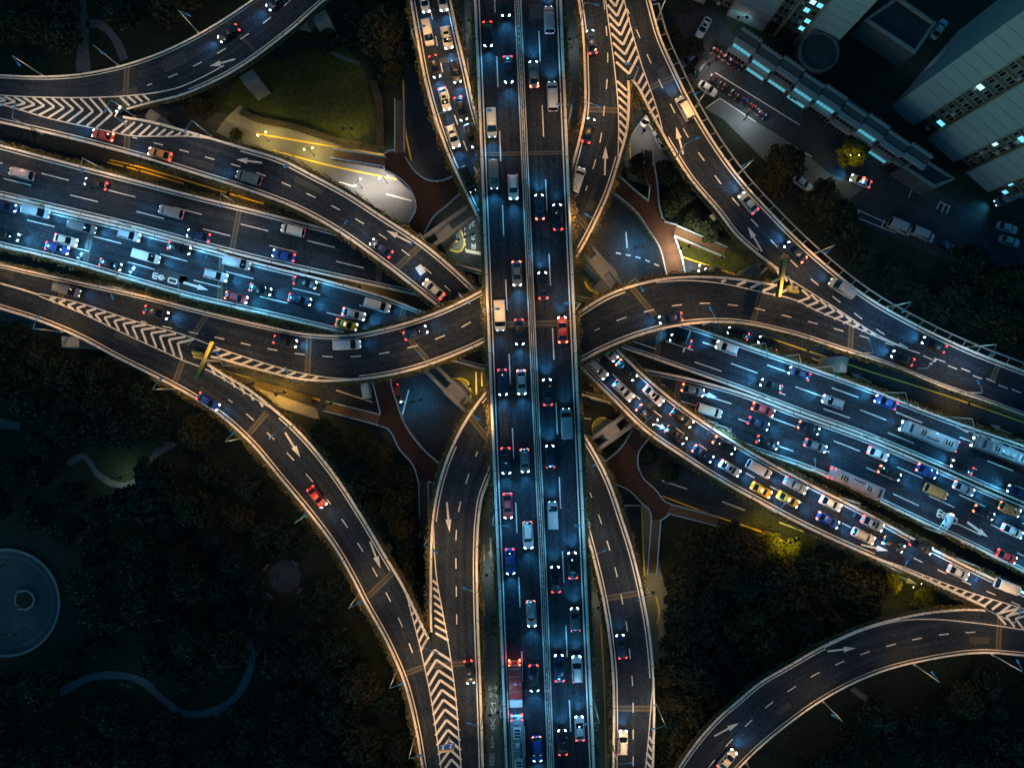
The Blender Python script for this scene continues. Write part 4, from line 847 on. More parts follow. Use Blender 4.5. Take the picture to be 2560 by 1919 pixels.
def big_meshes(kind):
    L, Wd, H = DIM[kind]; h, w = L/2, Wd/2; out = {}; b = MB()
    if kind == 'bus':
        b.loft([ring(x, w*k, zb, zt, .22) for x, k, zb, zt in ((-h, .9, .5, H-.25), (-h+.1, 1, .35, H-.06), (-h+1, 1, .35, H), (h-1, 1, .35, H), (h-.15, 1, .35, H-.08), (h, .92, .45, H-.35))])
        for x, l in ((-h+2.2, 2.4), (h-3.4, 2.2)): b.box((x, 0, H+.13), (l, 1.5, .22), 0, 1, .93)
        for x in (-1.2, 1.4): b.box((x, 0, H+.07), (.8, .8, .08), 0, 1)
        for k in range(7): b.box((-h+1.0+k*1.55, 0, H+.035), (.05, w*1.7, .03), 0, 1)
        for x in (-h+1.6, -h+2.2, -h+2.8, h-3.8, h-3.2): b.box((x, 0, H+.26), (.34, 1.1, .05), 0, 3)
        b.box((h-.9, 0, H+.05), (.5, 1.7, .10), 0, 3); b.box((0, w*.45, H+.04), (3.0, .22, .05), 0, 3)
        for s in (-1, 1): b.box((0, s*w*.8, H+.02), (L-1.6, .05, .05), 0, 1)
    else:
        b.loft([ring(x, w*k, .4, zt, .14) for x, k, zt in ((h-2.0, .96, 2.3), (h-1.7, 1, 2.45), (h-.6, .98, 2.4), (h-.1, .93, 1.7), (h, .9, 1.5))])
        b.box((-1.1, 0, 1.95), (L-2.3, Wd, 2.45), 0, 2); b.box((-1.1, 0, .6), (L-2.4, 1.0, .3), 0, 1)
        for k in range(5): b.box((-h+.6+k*1.4, 0, 3.19), (.05, Wd*.98, .04), 0, 1)
    out['body'] = b.mesh('body', [PAINT['white'], M['winframe'], PAINT['silver'], M['dark']], True)
    m = MB(); zt = H if kind == 'bus' else 2.4; xf = h-.02 if kind == 'bus' else h-.3
    m.quad((xf+.06, -w*.86, 1.2), (xf+.06, w*.86, 1.2), (xf-.28, w*.84, zt-.16), (xf-.28, -w*.84, zt-.16)); out['windscreen'] = m.mesh('windscreen', M['glass'])
    m = MB()
    if kind == 'bus': m.quad((-h+.8, w+.012, 1.4), (h-.5, w+.012, 1.4), (h-.5, w+.012, 2.5), (-h+.8, w+.012, 2.5))
    else: m.quad((h-1.5, w+.012, 1.45), (h-.5, w*.99+.012, 1.45), (h-.8, w+.012, 2.15), (h-1.5, w+.012, 2.15))
    out['side_window'] = m.mesh('side_window', M['glass'])
    m = MB(); m.box((h+.02, w*.68, .75), (.34, .42, .26)); out['headlight'] = m.mesh('headlight', M['head_on'])
    m = MB(); m.box((-h-.03, w*.8, .9), (.3, .3, .5)); m.box((-h-.01, w*.8, H-.28), (.2, .25, .12)); out['taillight'] = m.mesh('taillight', M['tail_on'])
    m = MB(); m.box((h-.05, w+.2, 2.2), (.2, .3, .45)); out['wing_mirror'] = m.mesh('wing_mirror', M['dark'])
    wm = MB(); R = .48; n = 16; wm.loft([[(R*f*math.cos(2*math.pi*k/n), y, R*f*math.sin(2*math.pi*k/n)) for k in range(n)] for y, f in ((-.14, .9), (-.12, 1), (.12, 1), (.14, .9))]); wm.loft([[(R*f*math.cos(2*math.pi*k/n), y, R*f*math.sin(2*math.pi*k/n)) for k in range(n)] for y, f in ((.141, .6), (.15, .5))], 1)
    out['wheel'] = wm.mesh('wheel', [M['tyre'], M['rim']]); out['_'] = (h, w); return out
_pm = {}
def painted(kind, colour):
    if (kind, colour) not in _pm: me = car_meshes(kind)['body'].copy(); me.materials[2 if kind == 'lorry' else 0] = PAINT[colour]; _pm[kind, colour] = me
    return _pm[kind, colour]
def relit(me, m):
    k = (me.name, m)
    if k not in _pm: c = me.copy(); c.materials[0] = M[m]; _pm[k] = c
    return _pm[k]
MIR = Matrix.Diagonal((1, -1, 1, 1))
def mirrored(me):
    k = (me.name, 'mirror')
    if k not in _pm: c = me.copy(); c.transform(MIR); c.flip_normals(); _pm[k] = c
    return _pm[k]
beam_data = {}
NAMES = {'saloon': 'saloon_car', 'hatchback': 'hatchback_car', 'suv': 'suv_car', 'estate': 'estate_car', 'taxi': 'taxi', 'minibus': 'minibus', 'van': 'van', 'pickup': 'pickup_truck', 'bus': 'bus', 'lorry': 'lorry', 'police': 'police_car'}
CATS = {'saloon': 'car', 'hatchback': 'car', 'suv': 'car', 'estate': 'car', 'taxi': 'taxi', 'minibus': 'minibus', 'van': 'van', 'pickup': 'pickup truck', 'bus': 'bus', 'lorry': 'lorry', 'police': 'police car'}
def vehicle(kind, colour, loc, rz, label, group, head=1, tail='tail_on', roof=False, beam=1.0):
    ms = car_meshes(kind); h, w = ms['_']; root = empty(NAMES[kind], loc, rz); tag(root, label, CATS[kind], group); root.scale = (random.uniform(.95, 1.06), random.uniform(.97, 1.03), random.uniform(.96, 1.05))
    link('body', painted(kind, colour), root); link('windscreen', ms['windscreen'], root)
    if 'rear_window' in ms: link('rear_window', ms['rear_window'], root)
    hd = ms['headlight'] if head else relit(ms['headlight'], 'head_off'); tl = relit(ms['taillight'], tail) if tail != 'tail_on' else ms['taillight']
    for nm, me in (('side_window', ms['side_window']), ('headlight', hd), ('taillight', tl), ('wing_mirror', ms['wing_mirror'])):
        link(nm, me, root); link(nm, mirrored(me), root)
    if roof and 'sunroof' in ms: link('sunroof', ms['sunroof'], root)
    big = kind in ('bus', 'lorry'); r = .48 if big else .33
    for x in ((h*.62, -h*.55) if not big else (h*.55, -h*.55)):
        a = link('wheel', ms['wheel'], root, (x, w-.12, r)); b = link('wheel', ms['wheel'], root, (x, -w+.12, r), math.pi)
    if head and beam > 0:
        key = round(beam, 2)
        if key not in beam_data:
            ld = bpy.data.lights.new('headlight_beam', 'SPOT'); ld.energy = BEAM*beam; ld.color = BEAM_COL; ld.spot_size = math.radians(110); ld.spot_blend = 1.0; ld.shadow_soft_size = .5; beam_data[key] = ld
        o = bpy.data.objects.new('headlight_beam', beam_data[key]); COL.objects.link(o); o.parent = root; o.location = (h+.15, 0, 1.05); o.rotation_euler = (math.radians(90-6), 0, math.radians(-90))
    return root
BEAM, BEAM_COL = 1900, (.07, .45, .90)
def heading(key, x, y, sgn, side=None):
    d = ROADS[key]; c = (d['l']+d['r'])/2; i = int(np.argmin(np.hypot(c[:, 0]-x, c[:, 1]-y))); t = c[min(i+1, d['n']-1)]-c[max(i-1, 0)]
    return math.atan2(-t[1]*sgn, t[0]*sgn)
VCOUNT = {}
def traffic(key, sgn, fam, rowname, group, cars, order, beam=1.0):
    """cars: (px, py, kind, colour[, flags]); flags: R sunroof, B braking, N no lamps, D no tail, W weak lamps"""
    cars = sorted(cars, key=order)
    for i, c in enumerate(cars):
        x, y, kind, colour = c[:4]; fl = c[4] if len(c) > 4 else ''
        z = FAM[fam](x, y)+.03; rz = heading(key, x, y, sgn)
        kn = {'suv': 'tall car', 'saloon': 'saloon', 'taxi': 'taxi cab', 'lorry': 'box lorry', 'bus': 'single-deck bus', 'pickup': 'pickup truck', 'police': 'police car'}.get(kind, kind)
        lab = f"{colour} {kn}, {ORD[i]} {rowname}"
        vehicle(kind, colour, P(x, y, z), rz, lab, group, 'N' not in fl, 'brake_on' if 'B' in fl else ('tail_off' if 'D' in fl or 'N' in fl else 'tail_on'), 'R' in fl, beam*(.45 if 'W' in fl else 1))
byx = lambda c: c[0]; byy = lambda c: c[1]
Gt = 'cars on the busy curving road'
traffic('turn_c', 1, 'low', 'from the top in the outer lane of the crowded northern ramp', Gt, [(1062, 8, 'saloon', 'white'), (1071, 88, 'minibus', 'cream', 'N'), (1088, 170, 'saloon', 'black'), (1112, 251, 'saloon', 'cream', 'RW'), (1133, 344, 'suv', 'white', 'R'), (1170, 452, 'minibus', 'black')], byy, .8)
traffic('turn_c', 1, 'low', 'from the top in the inner lane of the crowded northern ramp', Gt, [(1106, 4, 'saloon', 'white'), (1118, 99, 'suv', 'cream', 'R'), (1139, 183, 'estate', 'black'), (1153, 275, 'saloon', 'black'), (1180, 342, 'suv', 'black')], byy, .8)
Gh = 'cars on the crowded south-east ramp'
traffic('turn_c', 1, 'low', 'from the west in the inner lane of the crowded south-east ramp', Gh, [(1519, 879, 'saloon', 'cream', 'B'), (1565, 925, 'saloon', 'black', 'B'), (1632, 988, 'saloon', 'white', 'R'), (1703, 1044, 'estate', 'black', 'B'), (1807, 1112, 'saloon', 'black', 'BR'), (1894, 1171, 'minibus', 'white', 'B'), (1985, 1211, 'pickup', 'silver', ''), (2073, 1256, 'saloon', 'white', 'B'), (2177, 1306, 'saloon', 'silver', 'R'), (2298, 1363, 'saloon', 'black', ''), (2512, 1463, 'van', 'white', 'W')], byx)
traffic('turn_c', 1, 'low', 'from the west in the outer lane of the crowded south-east ramp', Gh, [(1492, 921, 'estate', 'cream', 'W'), (1557, 976, 'suv', 'white', 'R'), (1616, 1036, 'saloon', 'black', 'B'), (1687, 1086, 'suv', 'black', 'BR'), (1755, 1133, 'saloon', 'dark blue', 'BR'), (1822, 1169, 'saloon', 'white', 'R'), (1900, 1223, 'taxi', 'yellow', 'B'), (1967, 1246, 'taxi', 'yellow', 'B'), (2066, 1298, 'saloon', 'blue', 'B'), (2154, 1337, 'suv', 'cream', ''), (2228, 1358, 'suv', 'black', 'B'), (2390, 1428, 'saloon', 'silver', 'B')], byx)
Ga = 'traffic on the topmost road'
def Al(lane, y): return (1216 if lane else 1263)+.0425*y
def Ar(lane, y): return (1326 if lane else 1370)+.0430*y
ends = [(0, 90, 'saloon', 'black'), (0, 312, 'minibus', 'silver'), (0, 440, 'minibus', 'grey', ''), (0, 790, 'van', 'cream', 'W'), (0, 955, 'saloon', 'dark blue'), (0, 1150, 'saloon', 'black'), (0, 1262, 'saloon', 'red', 'W'), (0, 1400, 'saloon', 'blue'), (0, 1702, 'lorry', 'red', 'B'), (0, 1856, 'bus', 'grey', 'W')]  # red lorry box paints in the blurred glow of tail lights
traffic('main', 1, 'top', 'from the top in the outer southbound lane of the topmost road', Ga, [(Al(1, c[1]), *c[1:]) for c in ends], byy)
ends = [(0, 15, 'saloon', 'black'), (0, 178, 'saloon', 'dark blue'), (0, 470, 'suv', 'white'), (0, 685, 'saloon', 'grey', 'B'), (0, 830, 'saloon', 'black'), (0, 955, 'saloon', 'silver', 'B'), (0, 1150, 'hatchback', 'grey', 'B'), (0, 1335, 'suv', 'white', 'B'), (0, 1530, 'suv', 'silver', 'B'), (0, 1690, 'saloon', 'black'), (0, 1866, 'suv', 'blue', 'B')]
traffic('main', 1, 'top', 'from the top in the inner southbound lane of the topmost road', Ga, [(Al(0, c[1]), *c[1:]) for c in ends], byy)
ends = [(0, 190, 'saloon', 'grey', 'B'), (0, 520, 'saloon', 'dark blue', 'B'), (0, 715, 'saloon', 'black'), (0, 980, 'saloon', 'black'), (0, 1140, 'hatchback', 'dark blue'), (0, 1285, 'minibus', 'silver'), (0, 1445, 'saloon', 'black'), (0, 1665, 'saloon', 'dark blue'), (0, 1850, 'saloon', 'black')]
traffic('main', -1, 'top', 'from the top in the inner northbound lane of the topmost road', Ga, [(Ar(1, c[1]), *c[1:]) for c in ends], byy)
ends = [(0, 55, 'minibus', 'pink-grey'), (0, 245, 'minibus', 'silver', 'B'), (0, 545, 'saloon', 'black', 'W'), (0, 825, 'saloon', 'red', 'B'), (0, 1058, 'van', 'silver', 'W'), (0, 1410, 'saloon', 'black'), (0, 1545, 'hatchback', 'grey'), (0, 1668, 'suv', 'white'), (0, 1815, 'saloon', 'silver')]
traffic('main', -1, 'top', 'from the top in the outer northbound lane of the topmost road', Ga, [(Ar(0, c[1]), *c[1:]) for c in ends], byy)
Gk = 'traffic on the east-west motorway'
traffic('east', 1, 'cross', 'from the west on the left half of the eastbound motorway', Gk, [(18, 517, 'saloon', 'dark blue'), (98, 532, 'minibus', 'silver'), (213, 570, 'minibus', 'grey'), (24, 589, 'saloon', 'black'), (170, 602, 'saloon', 'cream'), (328, 590, 'suv', 'silver'), (148, 622, 'saloon', 'blue'), (372, 643, 'minibus', 'white'), (281, 663, 'saloon', 'black'), (598, 660, 'van', 'silver', 'W'), (543, 690, 'suv', 'silver'), (654, 725, 'saloon', 'black'), (594, 745, 'saloon', 'red', 'B'), (765, 708, 'saloon', 'black'), (752, 750, 'saloon', 'dark blue'), (452, 622, 'saloon', 'black'), (945, 764, 'minibus', 'white', 'W'), (886, 786, 'saloon', 'white', 'B'), (868, 812, 'taxi', 'yellow')], byx, 1.25)
traffic('west', -1, 'cross', 'from the west on the left half of the westbound motorway', Gk, [(60, 437, 'minibus', 'pink-grey', 'W'), (432, 532, 'minibus', 'pink-grey', 'W'), (245, 462, 'saloon', 'black', 'W'), (735, 578, 'minibus', 'white', 'W'), (500, 590, 'saloon', 'dark blue', 'W'), (712, 640, 'saloon', 'blue', 'W')], byx, .6)
traffic('west', -1, 'cross', 'from the west on the right half of the westbound motorway', Gk, [(1815, 870, 'suv', 'white'), (1700, 852, 'saloon', 'black', 'W'), (1925, 964, 'saloon', 'black'), (1995, 934, 'saloon', 'dark blue'), (2078, 1004, 'suv', 'silver'), (2210, 1005, 'saloon', 'blue'), (2310, 1088, 'bus', 'silver', 'W'), (2492, 1128, 'bus', 'grey', 'W'), (2400, 1166, 'saloon', 'black'), (2540, 1228, 'saloon', 'dark blue')], byx, 1.35)
traffic('east', 1, 'cross', 'from the west on the right half of the eastbound motorway', Gk, [(1730, 975, 'saloon', 'grey', 'B'), (1770, 1026, 'minibus', 'cream', 'W'), (1905, 1023, 'saloon', 'red', 'B'), (1893, 1058, 'saloon', 'dark blue', ''), (1915, 1105, 'saloon', 'black', ''), (2018, 1069, 'saloon', 'black', 'B'), (2035, 1113, 'saloon', 'grey', ''), (2190, 1133, 'saloon', 'white', ''), (2130, 1205, 'bus', 'pink-grey', 'W'), (2219, 1181, 'saloon', 'black', 'B'), (2312, 1176, 'saloon', 'blue', 'B'), (2334, 1227, 'minibus', 'orange', 'W'), (2404, 1219, 'saloon', 'silver', 'B'), (2518, 1271, 'suv', 'orange', 'B'), (2454, 1279, 'saloon', 'black', 'B'), (2525, 1325, 'saloon', 'white', ''), (2510, 1388, 'saloon', 'red', 'W')], byx)
Gi = 'cars on the curving slip roads'
traffic('turn_d', -1, 'low', 'from the west on the north-west ramp', Gi, [(262, 341, 'saloon', 'red', 'B'), (404, 388, 'saloon', 'orange', 'W'), (625, 447, 'minibus', 'grey', ''), (955, 622, 'saloon', 'dark blue', 'W'), (1085, 724, 'saloon', 'cream', '')], byx, .6)
traffic('turn_d', -1, 'low', 'from the top on the southern ramp right of the topmost road', Gi, [(1552, 1612, 'saloon', 'dark blue', 'W'), (1556, 1850, 'suv', 'cream')], byy, .6)
traffic('ramp_nw', -1, 'low', 'from the west on the upper left slip road', Gi, [(575, 88, 'saloon', 'black', ''), (694, 8, 'saloon', 'dark blue', '')], byx, .7)
traffic('turn_a', 1, 'turn', 'from the west on the western loop', Gi, [(175, 726, 'minibus', 'grey', 'W'), (395, 782, 'saloon', 'black', ''), (716, 854, 'saloon', 'black', ''), (870, 862, 'minibus', 'white', 'W'), (1040, 832, 'saloon', 'dark blue', 'W')], byx, .6)
traffic('ramp_sw', 1, 'turn', 'from the west on the slip road beside the dark park', Gi, [(525, 1003, 'saloon', 'blue', 'W'), (795, 1240, 'saloon', 'red', 'W')], byx, .5)
traffic('turn_b', 1, 'turn', 'on the ramp that merges beside the bus lane', Gi, [(1174, 1675, 'saloon', 'black', '')], byy, .3)
traffic('turn_b', 1, 'turn', 'from the west on the eastern loop', Gi, [(1675, 796, 'saloon', 'dark blue', 'W'), (2252, 895, 'saloon', 'black', '')], byx, 1.0)
traffic('ramp_ne', -1, 'turn', 'from the west on the slip road below the housing blocks', Gi, [(1708, 275, 'minibus', 'cream', ''), (1868, 510, 'saloon', 'silver', ''), (1985, 632, 'saloon', 'dark blue', 'B'), (2100, 722, 'minibus', 'silver', 'W'), (2330, 862, 'saloon', 'black', '')], byx, 1.0)
traffic('turn_a', 1, 'turn', 'from the top on the northern ramp right of the topmost road', Gi, [(1478, 110, 'saloon', 'dark blue', 'W'), (1470, 330, 'saloon', 'black', 'W'), (1443, 455, 'minibus', 'white', 'W')], byy, .5)
traffic('ramp_se', 1, 'low', 'on the lower right slip road', Gi, [(1815, 1893, 'saloon', 'cream', '')], byx, .8)
def parked(x, y, kind, colour, dx, dy, label, head=0, tail='tail_off', roof=False, beam=0, group='cars on the surface streets'):
    return vehicle(kind, colour, P(x, y, .05), math.atan2(-dy, dx), label, group, head, tail, roof, beam)
parked(1757, 73, 'saloon', 'white', -10, 18, 'white saloon parked at the upper end of the shop row', roof=True)
parked(1740, 178, 'minibus', 'black', -9, 14, 'black people carrier parked beside the curved slip road')
parked(1767, 225, 'saloon', 'white', 14, 9, 'white saloon on the pale service road bend')
parked(1719, 152, 'hatchback', 'dark blue', -10, 8, 'dark blue hatchback half hidden under the slip road')
parked(1600, 268, 'saloon', 'white', 8, -14, 'white saloon half hidden behind the diamond pier')
parked(1619, 297, 'saloon', 'white', 9, -12, 'white saloon right of the diamond pier under the ramp')
parked(1649, 352, 'saloon', 'silver', -8, -15, 'silver saloon at the edge of the pale forecourt', roof=True)
parked(2003, 460, 'saloon', 'white', 14, 10, 'white saloon peeping out between two trees')
pc = parked(2148, 455, 'police', 'white', -18, -7, 'police car with blue and red beacons by the yellow-lit tree', 1, 'tail_on', beam=.5)
for y_, mt in ((.38, 'bluelight'), (-.38, 'redlight')):
    mb = MB(); mb.box((-.15, y_, 1.58), (.45, .62, .16)); mb.build('beacon', M[mt], pc)
parked(2510, 498, 'van', 'grey', -18, 8, 'grey van with blazing headlights behind the corner tower', 1, 'tail_off', beam=.9)
parked(2540, 470, 'saloon', 'black', 10, 14, 'black car parked in the right corner by the tower')
parked(2244, 570, 'van', 'silver', 16, 7, 'pale van, first in the line of dark parked vehicles')
parked(2302, 588, 'minibus', 'silver', 16, 7, 'pale minibus, second in the line of dark parked vehicles')
parked(2354, 613, 'saloon', 'dark blue', 16, 7, 'dark saloon, last in the line of parked vehicles')
parked(2512, 571, 'saloon', 'silver', 16, 5, 'pale saloon parked at the right edge, upper of two')
parked(2517, 604, 'saloon', 'silver', 16, 5, 'pale saloon parked at the right edge, lower of two')
parked(2343, 77, 'saloon', 'silver', 10, -14, 'pale saloon in the courtyard behind the annex')
parked(1843, 834, 'saloon', 'black', -17, -6, 'dark saloon with lit lamps partly under the eastern loop', 1, 'tail_on', beam=.15)
parked(1918, 857, 'suv', 'black', -17, -6, 'dark tall car with lit lamps behind the saloon under the eastern loop', 1, 'brake_on', beam=.2)
parked(1772, 676, 'saloon', 'black', -18, -3, 'black saloon with bright lamps near the lit footbridge', 1, 'tail_off', beam=.5)
parked(992, 984, 'hatchback', 'red', 3, 14, 'red hatchback under the western loop beside the footbridge', 1, 'tail_on', beam=.3)
parked(917, 968, 'minibus', 'white', -2, -12, 'white minibus peeping out from under the western loop', 1, 'tail_on', beam=.2)
parked(1240, 1560, 'saloon', 'black', 0, 14, 'black saloon driving in the pale bus lane', 0, 'tail_off')
parked(1450, 995, 'saloon', 'dark blue', 17, 5, 'dark blue saloon on the surface street right of the main road', 0)
# scooters
def scooter_meshes():
    b = MB(); b.loft([ring(x, .13*k, .28, z, .05) for x, k, z in ((-.75, .7, .62), (-.5, 1.2, .72), (-.1, 1.1, .62), (.05, .9, .40), (.35, .9, .40), (.5, 1.3, .85), (.6, 1.0, .95))]); b.tube([(.55, -.33, 1.02), (.5, 0, 1.05), (.55, .33, 1.02)], .03, 5, 1)
    s = MB(); s.box((-.38, 0, .78), (.62, .28, .12), 0); w = MB()
    w.loft([[(.24*f*math.cos(2*math.pi*k/12), y, .24*f*math.sin(2*math.pi*k/12)) for k in range(12)] for y, f in ((-.06, .85), (-.04, 1), (.04, 1), (.06, .85))])
    return b, s.mesh('seat', M['dark']), w.mesh('wheel', M['tyre'])
sb, ss, sw_ = scooter_meshes(); SC = [sb.mesh('body', [PAINT[c], M['dark']], True) for c in ('white', 'silver', 'black', 'red', 'blue')]
def scooter(x, y, a, lab, grp):
    r = empty('scooter', P(x, y, .03), a); tag(r, lab, 'scooter', grp); link('body', random.choice(SC), r); link('seat', ss, r)
    link('wheel', sw_, r, (.62, 0, .24)); link('wheel', sw_, r, (-.58, 0, .24))
for k in range(22):
    f = k/21; scooter(1780+f*72+random.uniform(-1, 1), 128+f*46+random.uniform(-2, 2), math.radians(60+random.uniform(-8, 8)), 'scooter in the tight row parked below the upper shops', 'scooters below the shops')
for k in range(26):
    f = k/25; scooter(1775+f*135+random.uniform(-1, 1), 196+f*98+random.uniform(-3, 3), math.radians(55+random.uniform(-10, 10)), 'scooter in the long row between service road and lane', 'scooters along the service road')
# ---------------------------------------------------------------- street lamps, with extra ones added for even light
LAMP_W, LAMP_COL = 3600, (1.0, .58, .235)
COOL = (.15, .55, .95)  # blue lamp tint stands in for the even sheen of passing headlights
def lamp_meshes(h, arm):
    p = MB(); p.tube([(0, 0, -.6), (0, 0, h*.5), (0, 0, h)], [.13, .11, .08], 8); p.box((0, 0, .05), (.42, .42, .25))
    a = MB(); a.tube([(0, 0, h-.02), (arm*.5, 0, h+.32), (arm, 0, h+.4)], [.075, .06, .05], 6)
    hd = MB(); hd.loft([[(arm-.15, -.09, h+.36), (arm-.15, .09, h+.36), (arm-.15, .06, h+.45), (arm-.15, -.06, h+.45)], [(arm+.35, -.21, h+.33), (arm+.35, .21, h+.33), (arm+.35, .15, h+.5), (arm+.35, -.15, h+.5)], [(arm+.85, -.17, h+.35), (arm+.85, .17, h+.35), (arm+.85, .11, h+.46), (arm+.85, -.11, h+.46)]])
    l = MB(); l.box((arm+.45, 0, h+.315), (.5, .26, .03))
    return p.mesh('pole', M['steel'], True), a.mesh('arm', M['steel'], True), hd.mesh('lamp_head', M['lamphead'], True), l.mesh('lens', M['lens_w'])
LM = lamp_meshes(8.2, 2.0)
_ld = {}
def spot(parent, loc, power, col, size=150, blend=.7, aim=(0, 0), soft=.25, typ='SPOT'):
    k = (power, col, size, typ)
    if k not in _ld:
        d = bpy.data.lights.new('lamp_light', typ); d.energy = power; d.color = col; d.shadow_soft_size = soft
        if typ == 'SPOT': d.spot_size = math.radians(size); d.spot_blend = blend
        _ld[k] = d
    o = bpy.data.objects.new('lamp_light', _ld[k]); COL.objects.link(o); o.parent = parent; o.location = loc; o.rotation_euler = (aim[0], aim[1], 0); return o
def street_lamp(key, x, y, label, power=1.0, turn=0.0, col=None):
    d = ROADS[key]; il, ir = nearest(d['l'], (x, y)), nearest(d['r'], (x, y)); dl, dr_ = np.hypot(*(d['l'][il]-(x, y))), np.hypot(*(d['r'][ir]-(x, y)))
    i, e, f = (il, 'l', 'r') if dl < dr_ else (ir, 'r', 'l'); p, q = d[e][i], d[f][i]; t = (q-p)/np.hypot(*(q-p)); z = FAM[d['fam']](*p)
    s = scale(z); p = p-t*.25*s; rz = math.atan2(-t[1], t[0])+turn
    r = empty('street_lamp', P(p[0], p[1], z), rz); tag(r, label, 'street lamp', 'street lamps on the elevated roads')
    for nm, me in zip(('pole', 'arm'), LM[:2]): link(nm, me, r)
    h = link('lamp_head', LM[2], r); link('lens', LM[3], h)
    spot(r, (2.5, 0, 8.45), LAMP_W*power, col or ((1.0, .71, .44) if key in ('ramp_nw', 'turn_d', 'west') else LAMP_COL), aim=(0, -.12)); return r
LAMPS = {'main': ('topmost road', byy, [(1178, -110), (1192, 329), (1212, 788), (1235, 1290), (1252, 1735), (1412, -110), (1421, 310), (1441, 775), (1464, 1282), (1484, 1745)], .62),
         'turn_a': ('western loop and its northern end', byx, [(40, 662), (330, 725), (600, 915), (770, 952), (1084, 912), (1160, 745), (1478, 575), (1576, 215), (1452, 300), (1449, 60)], .9),
         'turn_b': ('eastern loop and its southern end', byx, [(1568, 716), (1760, 808), (1930, 705), (2130, 884), (2380, 974), (1176, 1028), (1077, 1335), (1196, 1450), (1076, 1580), (1204, 1760)], .9),
         'ramp_sw': ('slip road beside the dark park', byx, [(156, 828), (436, 970), (611, 1095), (772, 1284), (899, 1490), (993, 1672), (740, 1068), (1040, 1840)], .85),
         'ramp_ne': ('slip road below the housing blocks', byx, [(1640, 50), (1732, 265), (1848, 440), (2037, 632), (2214, 766), (2420, 870), (1690, 395)], .85),
         'turn_c': ('crowded curving road', byx, [(1045, 125), (1100, 335), (1168, 190), (1590, 1058), (1906, 1260), (2200, 1402), (1760, 1055), (2100, 1247), (2380, 1395), (2470, 1520)], .8),
         'turn_d': ('road curving from north-west to south', byx, [(100, 328), (330, 292), (520, 342), (760, 425), (1062, 609), (880, 605), (1492, 1135), (1600, 1455), (1637, 1755), (1470, 1360), (1532, 1850)], .75),
         'ramp_nw': ('upper left slip road', byx, [(100, 189), (295, 165), (503, 80), (640, -5)], .42),
         'ramp_se': ('lower right slip road', byx, [(1862, 1905), (2055, 1752), (2283, 1660), (2476, 1634)], .6),
         'west': ('westbound motorway', byx, [(20, 366), (270, 432), (600, 517), (1880, 867), (2041, 922), (2371, 1046), (1960, 895), (2200, 985), (2520, 1100)], .75),
         'east': ('eastbound motorway', byx, [(203, 668), (490, 748), (1990, 1165), (2300, 1304), (2490, 1394), (60, 620), (350, 703), (640, 778), (1800, 1096), (330, 572), (120, 520), (560, 632), (760, 684), (2150, 1090), (1900, 996)], 1.0)}
for key, (nm, order, pts, pw) in LAMPS.items():
    for i, (x, y) in enumerate(sorted(pts, key=order)):
        cool = key == 'east' or (key == 'main' and y > 900) or (key == 'west' and x > 1500) or (key == 'ramp_ne' and x > 2100)  # these lamps are tinted blue to add the traffic's sheen
        street_lamp(key, x, y, f"{'cool' if cool else 'warm'} street lamp, {ORD[i]} from the {'top' if order is byy else 'west'} along the {nm}" if key != 'main' else f"{'cool' if cool else 'warm'} street lamp, {ORD[i//2]} from the top on the {'east' if x > 1330 else 'west'} side of the topmost road", pw, 0.0, (((.15, .50, 1.0) if x < 1350 else (.30, .62, 1.0)) if key == 'main' else COOL) if cool else None)
# lantern posts at street and park level; many added only to brighten the ground
def lantern_meshes():
    p = MB(); p.tube([(0, 0, 0), (0, 0, 4.6)], [.09, .06], 8); p.box((0, 0, .1), (.34, .34, .2)); p.tube([(-.9, 0, 4.45), (0, 0, 4.7), (.9, 0, 4.45)], .045, 6)
    l = MB(); l.tube([(.9, 0, 4.42), (.9, 0, 4.25), (.9, 0, 4.0)], [.06, .2, .13], 8); l.tube([(-.9, 0, 4.42), (-.9, 0, 4.25), (-.9, 0, 4.0)], [.06, .2, .13], 8)
    return p.mesh('post', M['dark']), l
lp, ll_ = lantern_meshes(); cpm = MB(); [cpm.tube([(s, 0, 4.46), (s, 0, 4.34), (s, 0, 4.30)], [.07, .36, .38], 12) for s in (-.9, .9)]; CAPM = cpm.mesh('lamp_shade', M['dark']); LL = {k: ll_.mesh('lantern', M[k], True) for k in ('lens_w', 'lens_c', 'lens_y')}
def lantern(x, y, col, power, lens, label, rz=0.0):
    r = empty('lamp_post', P(x, y, 4.6 if 'brightly lit footbridge' in label and 'under' not in label else .02), rz)
    if 'yellow lamp post' in label or 'round tree' in label: r.scale = (1, 1, 2.0)
    tag(r, label, 'lamp post', 'lamp posts at street level'); link('post', lp, r); link('lantern', LL[lens], r)
    if not any(w in label for w in ('white lantern', 'thin lamp', 'twin', 'west end', 'greenish')): link('lamp_shade', CAPM, r)  # shade added to hide the lantern glow from above
    for s in (-.9, .9): spot(r, (s, 0, 3.7), power/2, col, 165, .5)
WARM, WHITE, AMB, CYAN = (1, .72, .18), (1, .87, .76), (1, .52, .06), (.25, .75, 1)
